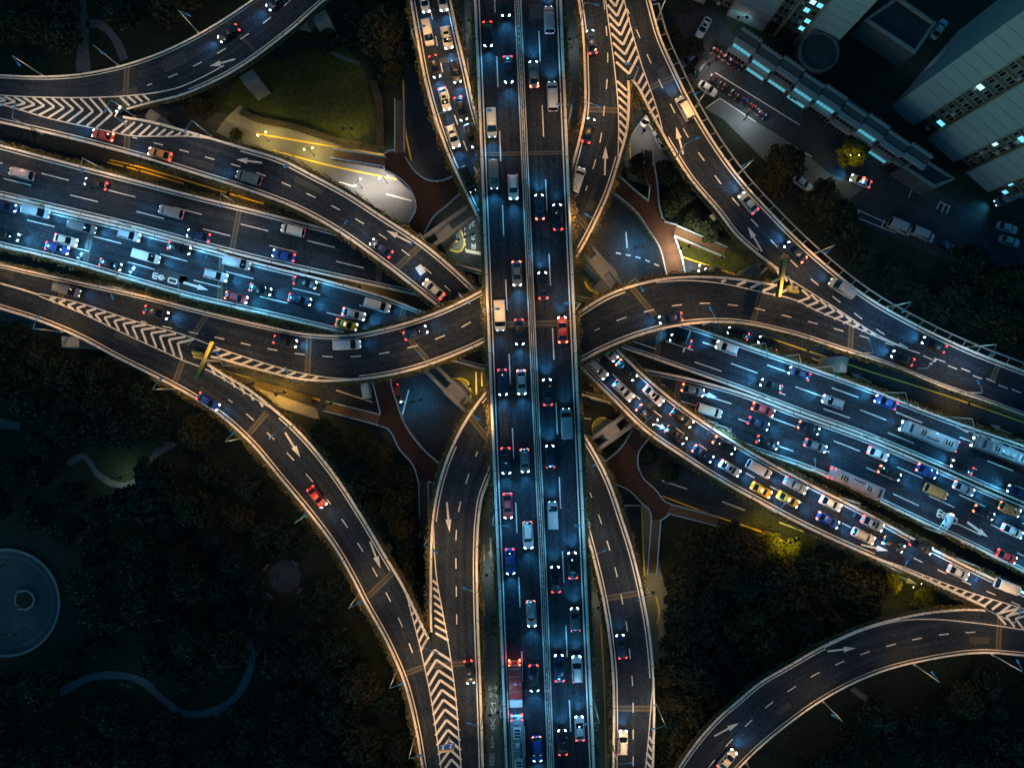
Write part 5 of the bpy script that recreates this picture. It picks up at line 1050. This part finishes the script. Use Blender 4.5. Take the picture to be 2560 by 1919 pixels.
for a in ((672, 352, WARM, 1500, 'lens_y', 'lamp post with yellow lanterns at the west end of the pale street', .4), (785, 388, WARM, 1900, 'lens_y', 'lamp post with twin lanterns above the wooden stairs', .2), (968, 458, WHITE, 2900, 'lens_c', 'lamp post with white lantern lighting the pale street end', .2),
          (905, 470, WHITE, 2500, 'lens_c', 'thin lamp post in the middle of the pale street end', .9), (560, 300, WARM, 350, 'lens_y', 'added lamp post on the pavement beside the lawn', .4), (880, 340, WARM, 700, 'lens_y', 'added low lamp post between lawn and hedge', 0.),
          (716, 982, AMB, 2400, 'lens_y', 'amber lamp post under the western loop', .3), (640, 960, AMB, 1500, 'lens_y', 'amber lamp post west of the footbridge stairs', .3), (830, 1010, AMB, 260, 'lens_y', 'added amber lamp post at the foot of the western stairs', .3),
          (1700, 628, (1, .76, .48), 9000, 'lens_c', 'white lamp post beside the brightly lit footbridge', .3), (1660, 640, (1, .80, .6), 700, 'lens_c', 'lamp post under the brightly lit footbridge', .3), (1780, 655, WARM, 300, 'lens_y', 'added lamp post on the grass verge by the eastern loop', .3),
          (1605, 335, WHITE, 650, 'lens_c', 'lamp post on the pale forecourt between the northern ramps', 1.2), (1768, 178, WHITE, 900, 'lens_c', 'lamp post beside the parked people carrier', .6), (1860, 300, (.7, .92, 1), 900, 'lens_c', 'added lamp post on the pale bend of the service road', .6),
          (2092, 418, (1, .80, .06), 560, 'lens_y', 'lamp post inside the yellow-lit round tree', 0.), (2330, 470, CYAN, 160, 'lens_c', 'added lamp post with cyan light at the end of the shop row', 0.), (1840, 70, CYAN, 260, 'lens_c', 'added lamp post with cyan light at the upper end of the shops', 0.), (2290, 150, (.15, .45, 1), 90, 'lens_c', 'added blue-lit lamp post at the corner of the annex', 0.),
          (1003, 46, (.75, 1, .72), 450, 'lens_c', 'greenish white lamp post among trees by the northern ramp', .1), (1612, 1468, WARM, 420, 'lens_c', 'lamp post on the pavement by the southern stairs', .2), (1945, 1328, (1, .80, .06), 2600, 'lens_y', 'yellow lamp post in front of the brightly lit trees', .4), (2240, 1436, (1, .78, .06), 1800, 'lens_y', 'yellow lamp post by the trees under the crowded ramp', .4),
          (318, 1188, (.75, 1, .72), 420, 'lens_y', 'single glowing lamp beside the curved path in the dark park', 0.), (10, 1412, CYAN, 26, 'lens_c', 'lamp post at the top of the round plaza', 0.), (62, 1570, CYAN, 30, 'lens_c', 'lamp post on the lower part of the round plaza', 0.), (350, 1690, CYAN, 22, 'lens_c', 'added lamp post beside the long winding path', 0.), (700, 1430, CYAN, 14, 'lens_c', 'added faint lamp post in the small round clearing', 0.),
          (1436, 600, AMB, 1800, 'lens_y', 'amber lamp post right of the main road near the crossing', 0.), (1225, 1005, AMB, 1800, 'lens_y', 'amber lamp post left of the main road near the crossing', 0.), (1480, 706, WARM, 1500, 'lens_y', 'lamp post on the north-east traffic island', .3), (1140, 612, WARM, 1400, 'lens_y', 'lamp post on the north-west traffic island', .3),
          (1168, 968, WARM, 1300, 'lens_y', 'lamp post on the south-west traffic island', .3), (1500, 1062, WARM, 1100, 'lens_y', 'lamp post on the south-east traffic island', .3), (350, 428, AMB, 700, 'lens_y', 'amber lamp post between motorway and north-west ramp, west one', .3), (600, 495, AMB, 600, 'lens_y', 'amber lamp post between motorway and north-west ramp, east one', .3), (900, 728, AMB, 1300, 'lens_y', 'amber lamp post in the gap between the motorway carriageways', .3),
          (1990, 880, AMB, 380, 'lens_y', 'amber lamp post on the street under the eastern loop, west one', .3), (2380, 1012, AMB, 420, 'lens_y', 'amber lamp post on the street under the eastern loop, east one', .3), (1900, 1310, AMB, 350, 'lens_y', 'amber lamp post on the kerb below the crowded ramp', .3), (270, 680, AMB, 220, 'lens_y', 'amber lamp post between motorway and western loop', .3),
          (1228, 1420, (.8, 1, .92), 420, 'lens_c', 'added lamp post on the pale bus lane, upper one', .3), (1236, 1760, (.8, 1, .92), 420, 'lens_c', 'added lamp post on the pale bus lane, lower one', .3), (1166, 80, (.8, 1, .92), 260, 'lens_c', 'added lamp post on the strip left of the main road', .3), (1430, 120, (.8, 1, .92), 260, 'lens_c', 'added lamp post on the strip right of the main road', .3), (1500, 1500, (.9, 1, .6), 260, 'lens_c', 'added lamp post on the strip beside the south ramp', .3),
          (1175, 600, CYAN, 800, 'lens_c', 'added cyan lamp post over the waiting-zone lettering', .3), (1590, 625, (.03, .42, .85), 1900, 'lens_c', 'added blue lamp post on the surface street by the lit footbridge', .3), (1050, 1000, (.03, .42, .85), 1000, 'lens_c', 'added blue lamp post on the surface street below the western loop', .3), (1640, 1180, WARM, 120, 'lens_y', 'added lamp post beside the south-east footbridge', .3)):
    lantern(*a[:6], a[6])
# ---------------------------------------------------------------- signs, gantries, barrels
def gantry(name, label, cx, cy, z0, zt, length, rz, m, panel=2.2):
    x, y, _ = P(cx, cy, zt); r = empty(name, (x, y, z0), rz); tag(r, label, 'road sign'); h = zt-z0
    p = MB(); p.tube([(0, 0, -.3), (0, 0, h)], [.24, .2], 10); p.build('post', M['steel'], r)
    b = MB(); b.box((0, 0, h+.15), (length, .5, .5)); b.build('beam', M[m], r); t = MB()
    for k in range(9): t.box((-length/2+length*(k+.5)/9, 0, h+.43), (.07, .74, .06))
    t.build('brace', M[m], r)
    for s in (-1, 1):
        q = MB(); q.box((s*length*.26, 0, h-panel*.45), (length*.42, .08, panel*.8)); f = q.build('sign_panel', M['dark'], r)
gantry('sign_gantry', 'yellow-lit overhead sign beam at the point where western loop and slip road part', 511, 900, 15.6, 21.6, 7.6, math.radians(66), 'yellow_and_lit')
gantry('sign_gantry', 'yellow-lit overhead sign beam at the point where eastern loop and slip road part', 1955, 694, 15.6, 21.6, 7.4, math.radians(81), 'yellow_and_lit')
x, y, _ = P(1119, 1862, 17); r = empty('direction_sign', (x, y, 12.9), math.radians(9)); tag(r, 'blue direction sign with white arrows standing over the southern chevrons', 'road sign')
mb = MB(); mb.tube([(0, 0, 0), (0, 0, 6)], .16, 8); mb.tube([(-1.4, 0, 6.4), (1.4, 0, 6.4)], .08, 6); mb.build('post', M['steel'], r)
mb = MB(); mb.box((0, .16, 5.1), (3.0, .08, 2.3)); f = mb.build('sign_panel', M['signblue'], r)
mb = MB(); mb.box((0, .16, 6.31), (3.04, .3, .1)); mb.build('top_rail', M['yellow_and_lit'], f)
mb = MB(); y_ = .205
for s in (-1, 1): mb.poly([(s*.75-.28, y_, 5.3), (s*.75+.28, y_, 5.3), (s*.75, y_, 5.9)]); mb.poly([(s*.75-.09, y_, 4.5), (s*.75+.09, y_, 4.5), (s*.75+.09, y_, 5.3), (s*.75-.09, y_, 5.3)])
mb.poly([(-1.3, y_, 4.2), (-.3, y_, 4.2), (-.3, y_, 4.36), (-1.3, y_, 4.36)]); mb.poly([(.3, y_, 4.2), (1.2, y_, 4.2), (1.2, y_, 4.36), (.3, y_, 4.36)])
mb.build('sign_lettering', M['signwhite'], f)
x, y, _ = P(1433, 249, 7); r = empty('street_sign', (x, y, .02), 0); tag(r, 'small blue street sign above the strip right of the main road', 'road sign')
mb = MB(); mb.tube([(0, 0, 0), (0, 0, 7)], .1, 8); mb.build('post', M['steel'], r); mb = MB(); mb.box((0, -.1, 6.2), (1.9, .07, 1.5)); f = mb.build('sign_panel', M['signblue'], r)
mb = MB(); mb.box((0, -.14, 6.5), (1.4, .02, .16)); mb.box((0, -.14, 6.0), (1.0, .02, .16)); mb.build('sign_lettering', M['signwhite'], f)
x, y, _ = P(2316, 1312, 8); r = empty('lattice_sign', (x, y, 7.5), math.radians(62)); tag(r, 'pale steel lattice sign frame reaching over the eastbound motorway', 'road sign')
mb = MB(); mb.tube([(-.6, 0, 0), (-.6, 0, 6)], .14, 8); mb.build('post', M['steel'], r); mb = MB()
for s in (-.7, 0, .7): mb.tube([(-.6, s, 5.6), (3.6, s, 5.9)], .07, 5)
for k in range(5): mb.tube([(-.2+k*.95, -.7, 5.65+k*.06), (-.2+k*.95, .7, 5.65+k*.06)], .06, 5)
mb.build('frame', M['steel'], r); mb = MB(); mb.box((2.3, 0, 6.05), (2.3, 1.6, .1)); mb.build('sign_panel', M['facade'], r)
mb = MB(); mb.tube([(3.7, -.35, 6.1), (3.7, .35, 6.1)], .16, 8); mb.build('lamp', M['lens_y'], r)
for x, y, z, lab in ((203, 641, 7.5, 'small white camera arm over the outer eastbound lane, west one'), (333, 676, 7.5, 'small white camera arm over the outer eastbound lane, east one'), (299, 276, 12.6, 'camera mast with two arms at the point of the upper left gore'), (2330, 905, 12.0, 'thin camera mast on the eastern loop parapet')):
    p = P(x, y, z+4); r = empty('camera_mast', (p[0], p[1], z), .9); tag(r, lab, 'traffic camera'); mb = MB(); mb.tube([(-1.5, 0, 0), (-1.5, 0, 4)], .09, 6); mb.tube([(-1.5, 0, 4), (.7, 0, 4.2)], .06, 6); mb.build('post', M['steel'], r)
    mb = MB(); mb.box((.5, 0, 4.35), (.75, .5, .3)); mb.box((-.5, .1, 4.3), (.3, .5, .24), .4); mb.build('camera', M['signwhite'], r)
bm = MB(); bm.tube([(0, 0, 0), (0, 0, .5), (0, 0, 1.0)], [.36, .4, .33], 12); BRL = bm.mesh('barrel', M['yellow_and_lit'], True)
for n, (gx, gy, lab) in enumerate(((497, 886, 'yellow crash barrel in the cluster at the western gore'), (1978, 722, 'yellow crash barrel in the cluster at the eastern gore'))):
    for k in range(6):
        bx_, by_ = gx+(k % 3)*8-8+(k//3)*3, gy+(k//3)*9-4+(k % 3)*1.5; z = FAM['turn'](bx_, by_)+.02
        tag(link('crash_barrel', BRL, None, P(bx_, by_, z)), lab, 'crash barrel', ('barrels at the western gore', 'barrels at the eastern gore')[n])
# steel outer rail with brackets along the north-east slip road
d = ROADS['ramp_ne']; mb = MB(); pts = []
for i in range(24, d['n']-28):
    p, q = d['r'][i], d['l'][i]; t = (p-q)/np.hypot(*(p-q)); s = scale(13); pts.append((p, t, s, FAM['turn'](*p)))
mb.tube([P(p[0]+t[0]*s*1.35, p[1]+t[1]*s*1.35, z+.5) for p, t, s, z in pts], .17, 6)
for i in range(0, len(pts), 3): p, t, s, z = pts[i]; mb.tube([P(p[0], p[1], z+.3), P(p[0]+t[0]*s*1.35, p[1]+t[1]*s*1.35, z+.5)], .1, 5)
tag(mb.build('service_pipe', M['concrete']), 'pale pipe carried on brackets along the outside of the north-east slip road', 'pipe')
# park benches
bn = MB(); 
for k in range(3): bn.box((0, -.2+k*.2, .45), (1.8, .16, .05))
bb = MB(); bb.box((0, .36, .78), (1.8, .06, .4)); bl = MB(); bl.box((0, 0, .21), (.08, .6, .42))
BN = (bn.mesh('seat', M['path']), bb.mesh('backrest', M['path']), bl.mesh('leg', M['dark']))
for x, y, a, lab in ((312, 1708, -8, 'pale bench below the winding path, west one'), (327, 1713, -12, 'pale bench below the winding path, east one'), (568, 1768, 30, 'pale bench outside the winding path, upper one'), (548, 1784, 28, 'pale bench outside the winding path, lower one'), (394, 1125, 35, 'pale bench beside the curved path near the glowing lamp'), (422, 1108, 15, 'second pale bench further up the curved path'),
                     (667, 1417, 55, 'bench upper left of the small round clearing'), (738, 1405, -45, 'bench upper right of the small round clearing'), (675, 1488, -40, 'bench lower left of the small round clearing'), (750, 1476, 55, 'bench lower right of the small round clearing')):
    r = empty('park_bench', P(x, y, .02), math.radians(a)); tag(r, lab, 'bench', 'park benches'); link('seat', BN[0], r); link('backrest', BN[1], r); link('leg', BN[2], r, (.7, 0, 0)); link('leg', BN[2], r, (-.7, 0, 0))
# amber floodlights on brackets outside the topmost road and the crowded ramp: added to make the planted edges glow
fb = MB(); fb.tube([(-.5, 0, -.2), (.9, 0, .25), (1.5, 0, .9)], .05, 6); fh = MB(); fh.box((1.5, 0, 1.0), (.3, .34, .2)); fl = MB(); fl.box((1.5, 0, .89), (.24, .28, .03))
FL = (fb.mesh('bracket', M['dark']), fh.mesh('housing', M['dark']), fl.mesh('lens', M['lens_y']))
for key, x, y, lab in (('main', 1431, 585, 'added amber floodlight on the east edge of the topmost road above the northern ramp'), ('main', 1434, 645, 'second added amber floodlight on the east edge of the topmost road, further down'), ('main', 1441, 795, 'added amber floodlight on the east edge of the topmost road by the eastern loop'), ('main', 1447, 1020, 'added amber floodlight on the east edge of the topmost road below the crowded ramp'),
                       ('main', 1225, 965, 'added amber floodlight on the west edge of the topmost road below the western loop'), ('main', 1228, 1015, 'second added amber floodlight on the west edge of the topmost road, further down'), ('main', 1204, 430, 'added amber floodlight on the west edge of the topmost road by the northern ramp'), ('turn_c', 1500, 968, 'added amber floodlight on the lower edge of the crowded ramp, upper one'), ('turn_c', 1530, 1000, 'added amber floodlight on the lower edge of the crowded ramp, lower one'),
                       ('turn_a', 1120, 895, 'added amber floodlight on the lower edge of the western loop'), ('turn_a', 1536, 460, 'added amber floodlight on the edge of the northern ramp'), ('turn_b', 1490, 752, 'added amber floodlight on the upper edge of the eastern loop')):
    d = ROADS[key]; il, ir = nearest(d['l'], (x, y)), nearest(d['r'], (x, y)); i, e, f = (il, 'l', 'r') if np.hypot(*(d['l'][il]-(x, y))) < np.hypot(*(d['r'][ir]-(x, y))) else (ir, 'r', 'l')
    p, q = d[e][i], d[f][i]; z = FAM[d['fam']](*p); r = empty('floodlight', P(p[0], p[1], z+.5), math.atan2((q-p)[1], -(q-p)[0])); tag(r, lab, 'floodlight', 'added amber floodlights on the road edges')
    link('bracket', FL[0], r); h = link('housing', FL[1], r); link('lens', FL[2], h); spot(r, (1.5, 0, .80), 170, (1, .55, .06), 165, .5)
# ---------------------------------------------------------------- hedges and trees
def leaf_mesh(name, cen, size, m, up=0.0):
    n = len(cen); a = RNG.normal(size=(n, 3)); a[:, 2] *= (1-up); a /= np.linalg.norm(a, axis=1)[:, None]
    b = np.cross(a, RNG.normal(size=(n, 3))); b /= np.linalg.norm(b, axis=1)[:, None]
    s = np.asarray(size).reshape(-1, 1)*np.ones((n, 1)); v = np.empty((n, 4, 3))
    v[:, 0] = cen-a*s; v[:, 1] = cen-b*s*.55; v[:, 2] = cen+a*s; v[:, 3] = cen+b*s*.55
    me = bpy.data.meshes.new(name); me.vertices.add(n*4); me.vertices.foreach_set('co', v.ravel()); me.loops.add(n*4); me.loops.foreach_set('vertex_index', np.arange(n*4, dtype=np.int32))
    me.polygons.add(n); me.polygons.foreach_set('loop_start', np.arange(0, n*4, 4, dtype=np.int32)); me.polygons.foreach_set('loop_total', np.full(n, 4, np.int32)); me.materials.append(M[m]); me.update(); me.validate(); return me
def hedge(key, side, a, b, label, dens=42, wid=.95, m='hedge', hi=1.05):
    d = ROADS[key]; q, o = (d['l'], d['r']) if side == 'l' else (d['r'], d['l']); i, j = sorted((nearest(q, a), nearest(q, b))); out = []; tb = []
    for k in range(i, j+1):
        t = (o[k]-q[k])/np.hypot(*(o[k]-q[k])); z = FAM[d['fam']](*q[k]); s = scale(z); out.append((np.array(P(*q[k], z)), np.array(P(*(q[k]-t*s), z))-np.array(P(*q[k], z))))
    C = []
    for (p0, n0), (p1, n1) in zip(out[:-1], out[1:]):
        L = np.linalg.norm(p1-p0); k = max(1, int(L*dens*RNG.uniform(.75, 1.25))); f = RNG.random((k, 1)); w = RNG.random((k, 1))**1.15; lump = .7+.6*RNG.random()
        c = p0+(p1-p0)*f+(n0+(n1-n0)*f)*(.08+wid*lump*w); c[:, 2] += RNG.uniform(-.25, hi, k)*(1-.45*w[:, 0]); C.append(c)
    C = np.concatenate(C); r = link('hedge', leaf_mesh('hedge', C, RNG.uniform(.10, .24, len(C)), m)); tag(r, label, 'hedge', 'planted edges of the elevated roads')
    mb = MB(); mb.loft([[tuple(p+n*.03+np.array((0, 0, z))) if e == 0 else tuple(p+n*.62+np.array((0, 0, z))) for e, z in ((0, -.42), (0, -.05), (1, -.05), (1, -.42))] for p, n in out]); mb.build('planter_box', M['planter'], r)
for h in (('main', 'l', (1150, -340), (1280, 2250), 'planted edge along the whole west side of the topmost road'), ('main', 'r', (1390, -340), (1500, 2250), 'planted edge along the whole east side of the topmost road'),
          ('turn_a', 'l', (0, 659), (1205, 722), 'thick planted edge along the upper side of the western loop'), ('turn_a', 'l', (1436, 380), (1444, -60), 'planted edge left of the northern ramp'), ('turn_a', 'r', (540, 897), (1210, 858), 'planted edge along the lower side of the western loop'), ('turn_a', 'r', (1440, 649), (1575, 208), 'planted edge right of the northern ramp'),
          ('turn_b', 'l', (1940, 710), (1450, 778), 'planted edge along the upper side of the eastern loop'), ('turn_b', 'l', (1215, 977), (1076, 1578), 'planted edge left of the road that joins at the southern chevrons'), ('turn_b', 'r', (1455, 904), (1640, 828), 'short planted edge under the left end of the eastern loop'), ('turn_b', 'r', (1800, 806), (2600, 1055), 'planted edge along the lower side of the eastern loop'), ('turn_b', 'r', (1215, 1215), (1212, 1990), 'planted edge beside the bus lane'),
          ('ramp_sw', 'r', (380, 940), (1060, 1960), 'dark planted edge between slip road and park'), ('ramp_sw', 'l', (518, 904), (1070, 1586), 'planted edge on the inner side of the slip road beside the park'), ('ramp_ne', 'l', (1592, 216), (1948, 678), 'planted edge on the inner side of the slip road below the housing'),
          ('turn_c', 'l', (1000, -80), (1188, 536), 'planted edge left of the crowded northern ramp'), ('turn_c', 'l', (1455, 922), (1700, 1140), 'planted edge with amber leaves at the start of the south-east ramp'), ('turn_c', 'l', (1700, 1140), (2450, 1512), 'thin planted edge below the crowded south-east ramp'), ('turn_c', 'r', (1120, -60), (1188, 272), 'planted edge between the northern ramp and the topmost road'), ('turn_c', 'r', (1540, 868), (2600, 1490), 'planted edge between south-east ramp and motorway'),
          ('turn_d', 'l', (330, 388), (1094, 768), 'planted edge between north-west ramp and motorway'), ('turn_d', 'l', (1474, 1365), (1531, 1980), 'planted edge left of the southern ramp'), ('turn_d', 'r', (586, 361), (1186, 718), 'planted edge above the north-west ramp'), ('turn_d', 'r', (1463, 1085), (1606, 1465), 'planted edge right of the southern ramp'), ('ramp_nw', 'r', (330, 272), (840, -20), 'planted edge on the inner side of the upper left slip road'), ('ramp_se', 'l', (1680, 1950), (2430, 1521), 'planted edge along the upper side of the lower right slip road'),
          ('west', 'l', (-60, 345), (800, 566), 'planted edge above the westbound motorway, west half'), ('west', 'l', (1752, 822), (2600, 1126), 'planted edge above the westbound motorway, east half'), ('east', 'r', (-60, 600), (815, 823), 'planted edge below the eastbound motorway, west half'), ('east', 'r', (1905, 1134), (2600, 1450), 'planted edge below the eastbound motorway, east half')):
    hedge(*h)
def low_hedge(pts, w, h, label, m='hedge_green', dens=36, solid=True):
    q = spline(pts, step=6); C = []; rows = []
    for k in range(len(q)):
        t = q[min(k+1, len(q)-1)]-q[max(k-1, 0)]; t = t/np.hypot(*t); n_ = np.array((-t[1], t[0]))*11.4
        if k < len(q)-1:
            L = np.hypot(*(q[k+1]-q[k]))/11.4; n = int(L*w*dens*h)+1
            for _ in range(n): p = q[k]+(q[k+1]-q[k])*RNG.random()+n_*RNG.uniform(-w/2, w/2); C.append(P(p[0], p[1], h*RNG.random()**.4))
        rows.append([P(*(q[k]+n_*w*.45*s), z) for s, z in ((-1, .02), (-1, h*.8), (1, h*.8), (1, .02))])
    o = link('hedge', leaf_mesh('hedge', np.array(C), RNG.uniform(.08, .2, len(C)), m)); tag(o, label, 'hedge')
    mb = MB(); mb.loft(rows); mb.build('branches', M['bark'], o)
low_hedge([(600, 278), (640, 296), (738, 318), (835, 350), (890, 362), (945, 374)], 1.6, 1.0, 'clipped green hedge along the front of the lawn')
low_hedge([(950, 372), (950, 300), (944, 240), (930, 200)], 1.7, 1.0, 'clipped green hedge along the side of the lawn')
low_hedge([(560, 938), (640, 958), (720, 980), (780, 1000)], 1.5, .8, 'amber-lit hedge strip under the western loop')
low_hedge([(1180, 40), (1192, 200), (1196, 300)], .6, .8, 'narrow dark hedge left of the main road at the top', 'hedge')
# trees: a few grown shapes, copied
def tree_shape(seed, R, H, nl, m, size=(.26, .5)):
    rr = np.random.default_rng(seed); C = []; nc = 26
    cl = []
    for k in range(nc):
        a = k*2.399963+rr.uniform(-.3, .3); f = math.sqrt((k+.5)/nc); cl.append((math.cos(a)*R*.78*f*rr.uniform(.85, 1.15), math.sin(a)*R*.78*f*rr.uniform(.85, 1.15), H*(.90-.34*f*f)+rr.uniform(-.5, .5), R*rr.uniform(.20, .36)))
    for x, y, z, r in cl:
        n = int(nl/nc*(.6+.8*rr.random())); v = rr.normal(size=(n, 3)); v /= np.linalg.norm(v, axis=1)[:, None]; v[:, 2] = np.abs(v[:, 2])*1.0-.25*(rr.random(n) < .4)
        C.append(np.array((x, y, z))+v*r*(rr.random((n, 1))**.35)*np.array((1, 1, .75)))
    C = np.concatenate(C); cr = leaf_mesh('crown', C, rr.uniform(*size, len(C)), m, .25); t = MB(); fork = H*.42
    t.tube([(0, 0, -.1), (.05, .03, fork*.5), (0, .02, fork)], [.26, .2, .16], 8)
    for x, y, z, r in cl[::3]: t.tube([(0, .02, fork-.1), (x*.45, y*.45, fork+(z-fork)*.55), (x*.95, y*.95, z)], [.11, .07, .03], 5)
    return cr, t.mesh('trunk', M['bark'], True)
TS = {'dark': [tree_shape(k, 4.3, 7.6, 3000, 'leaf') for k in range(1, 6)], 'olive': [tree_shape(k, 4.6, 8.2, 3600, 'leaf2') for k in range(11, 15)], 'bright': [tree_shape(k, 4.0, 6.4, 3400, 'leaf_lit', (.2, .38)) for k in range(21, 23)]}
CENT = {k: (d['l']+d['r'])/2 for k, d in ROADS.items()}
def over_road(x, y, pad):
    for k, d in ROADS.items():
        c = CENT[k]; dd = np.hypot(c[:, 0]-x, c[:, 1]-y); i = int(np.argmin(dd)); w = np.hypot(*(d['l'][i]-d['r'][i]))/2
        if dd[i] < w+pad: return True
    return False
TREES = []
def tree(x, y, kind, s, label, group=None):
    cr, tr = random.choice(TS[kind]); r = empty('tree', P(x, y, 0), random.uniform(0, 6.28)); r.scale = (s, s, s*random.uniform(.9, 1.1)); tag(r, label, 'tree', group); link('crown', cr, r); link('trunk', tr, r); TREES.append((x, y))
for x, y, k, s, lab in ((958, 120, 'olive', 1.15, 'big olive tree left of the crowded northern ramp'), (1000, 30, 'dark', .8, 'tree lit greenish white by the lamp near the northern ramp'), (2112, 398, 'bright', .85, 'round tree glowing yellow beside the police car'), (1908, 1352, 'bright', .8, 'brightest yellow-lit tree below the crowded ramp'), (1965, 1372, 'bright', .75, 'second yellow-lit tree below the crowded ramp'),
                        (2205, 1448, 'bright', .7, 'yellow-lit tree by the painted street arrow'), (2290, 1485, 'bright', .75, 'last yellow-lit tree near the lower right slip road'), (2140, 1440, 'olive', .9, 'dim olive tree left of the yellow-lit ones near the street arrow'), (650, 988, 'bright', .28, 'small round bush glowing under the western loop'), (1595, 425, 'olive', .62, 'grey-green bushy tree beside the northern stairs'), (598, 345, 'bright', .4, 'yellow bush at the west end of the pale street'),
                        (1500, 132, 'dark', .01, '')):
    if s > .1: tree(x, y, k, s, lab)
def grove(poly, n, gap, kinds, label, group, s=(.75, 1.15), avoid=()):
    xs, ys = [p[0] for p in poly], [p[1] for p in poly]; k = 0
    for _ in range(n*60):
        if k >= n: break
        x, y = random.uniform(min(xs), max(xs)), random.uniform(min(ys), max(ys))
        if not inside(poly, x, y) or over_road(1280+(x-1280)*1.035, 959+(y-959)*1.035, 24): continue
        if any((x-a)**2+(y-b)**2 < gap*gap for a, b in TREES) or any((1280+(x-1280)*1.04-a)**2+(959+(y-959)*1.04-b)**2 < r*r for a, b, r in avoid): continue
        tree(x, y, random.choice(kinds), random.uniform(*s), label, group); k += 1
PATHS = [(a, b, r*1.22) for a, b, r in [(18, 1505, 175), (712, 1440, 72), (314, 1185, 62), (400, 1130, 42), (225, 1160, 55), (440, 1100, 40), (230, 1692, 46), (300, 1690, 50), (360, 1706, 50), (415, 1750, 48), (465, 1783, 50), (525, 1780, 48), (588, 1742, 46), (622, 1685, 46), (628, 1630, 46), (10, 1065, 70), (270, 1215, 45), (185, 1718, 46), (150, 1730, 46), (262, 1688, 46), (330, 1694, 46), (388, 1728, 46), (440, 1768, 46), (555, 1764, 46), (608, 1714, 46), (626, 1658, 46), (620, 1600, 46)]]
grove([(-80, 830), (60, 820), (200, 880), (380, 980), (500, 1050), (640, 1190), (740, 1310), (850, 1480), (930, 1640), (1000, 1790), (1030, 1980), (-80, 1980)], 130, 62, ['dark', 'dark', 'dark', 'olive'], 'dark tree in the unlit park of the lower left', 'trees of the unlit park', (.75, 1.2), PATHS)
grove([(660, 1050), (780, 1050), (940, 1085), (1030, 1190), (1040, 1350), (1060, 1560), (980, 1400), (880, 1220), (760, 1090)], 16, 52, ['dark', 'olive'], 'dark tree between the slip road and the south-west footbridge', 'trees by the south-west footbridge', (.6, .95))
grove([(-60, -60), (660, -60), (480, 60), (300, 130), (-60, 160)], 20, 60, ['dark', 'dark', 'olive'], 'dark tree outside the upper left slip road', 'trees in the upper left corner', (.75, 1.1), [(206, 80, 50), (200, 0, 45), (270, 90, 45), (206, 150, 45)])
grove([(430, 300), (540, 250), (690, 110), (830, -40), (1020, -40), (1030, 180), (1000, 240), (960, 190), (900, 130), (760, 120), (640, 170), (580, 240), (520, 300)], 22, 54, ['dark', 'olive'], 'dark tree around the north-west lawn', 'trees around the lawn', (.6, 1.0))
grove([(1645, 430), (1700, 450), (1820, 600), (1740, 570), (1660, 540)], 7, 44, ['dark'], 'dark tree in the triangle north of the eastern loop', 'trees in the northern triangle', (.5, .75))
grove([(1560, 120), (1700, 110), (1740, 140), (1690, 140), (1700, 120)], 2, 44, ['dark'], 'dark shrub tree beside the service road', 'shrubs by the service road', (.5, .7))
grove([(1880, 400), (1980, 430), (2110, 470), (2140, 560), (2060, 600), (1990, 540), (1900, 470)], 8, 52, ['olive', 'olive', 'dark'], 'brownish tree between north-east slip road and car park', 'trees by the car park', (.85, 1.2), [(2003, 460, 62), (2110, 408, 60), (2148, 455, 85), (2080, 440, 50)])
grove([(2100, 600), (2160, 590), (2380, 660), (2640, 780), (2740, 860), (2740, 960), (2560, 885), (2300, 780), (2150, 690)], 30, 58, ['dark', 'dark', 'olive'], 'dark tree in the belt right of the north-east slip road', 'trees in the eastern belt', (.8, 1.15), [(2244, 570, 85), (2302, 588, 85), (2354, 613, 80), (2512, 600, 90)])
grove([(1680, 1320), (1860, 1345), (2100, 1430), (2290, 1500), (2200, 1540), (1980, 1640), (1830, 1750), (1700, 1900), (1650, 1900), (1650, 1560), (1680, 1480)], 46, 52, ['olive', 'olive', 'dark'], 'dark bushy tree in the lower right grove', 'trees of the lower right grove', (.8, 1.2))  # more olive crowns stand in for dim warm light on this grove
grove([(1900, 1980), (2000, 1850), (2200, 1740), (2450, 1680), (2660, 1680), (2660, 1980)], 30, 60, ['dark', 'dark', 'olive'], 'dark tree in the lower right corner outside the slip road', 'trees of the lower right corner', (.75, 1.1))
grove([(1380, 1050), (1640, 1090), (1760, 1180), (1640, 1200), (1600, 1150)], 3, 46, ['dark'], 'dark tree beside the south-east footbridge', 'trees by the south-east footbridge', (.5, .7))
grove([(1860, 120), (1990, 200), (2220, 370), (2190, 390), (1980, 250), (1850, 150)], 3, 60, ['dark'], 'dark little tree in front of the shops', 'trees in front of the shops', (.3, .4))
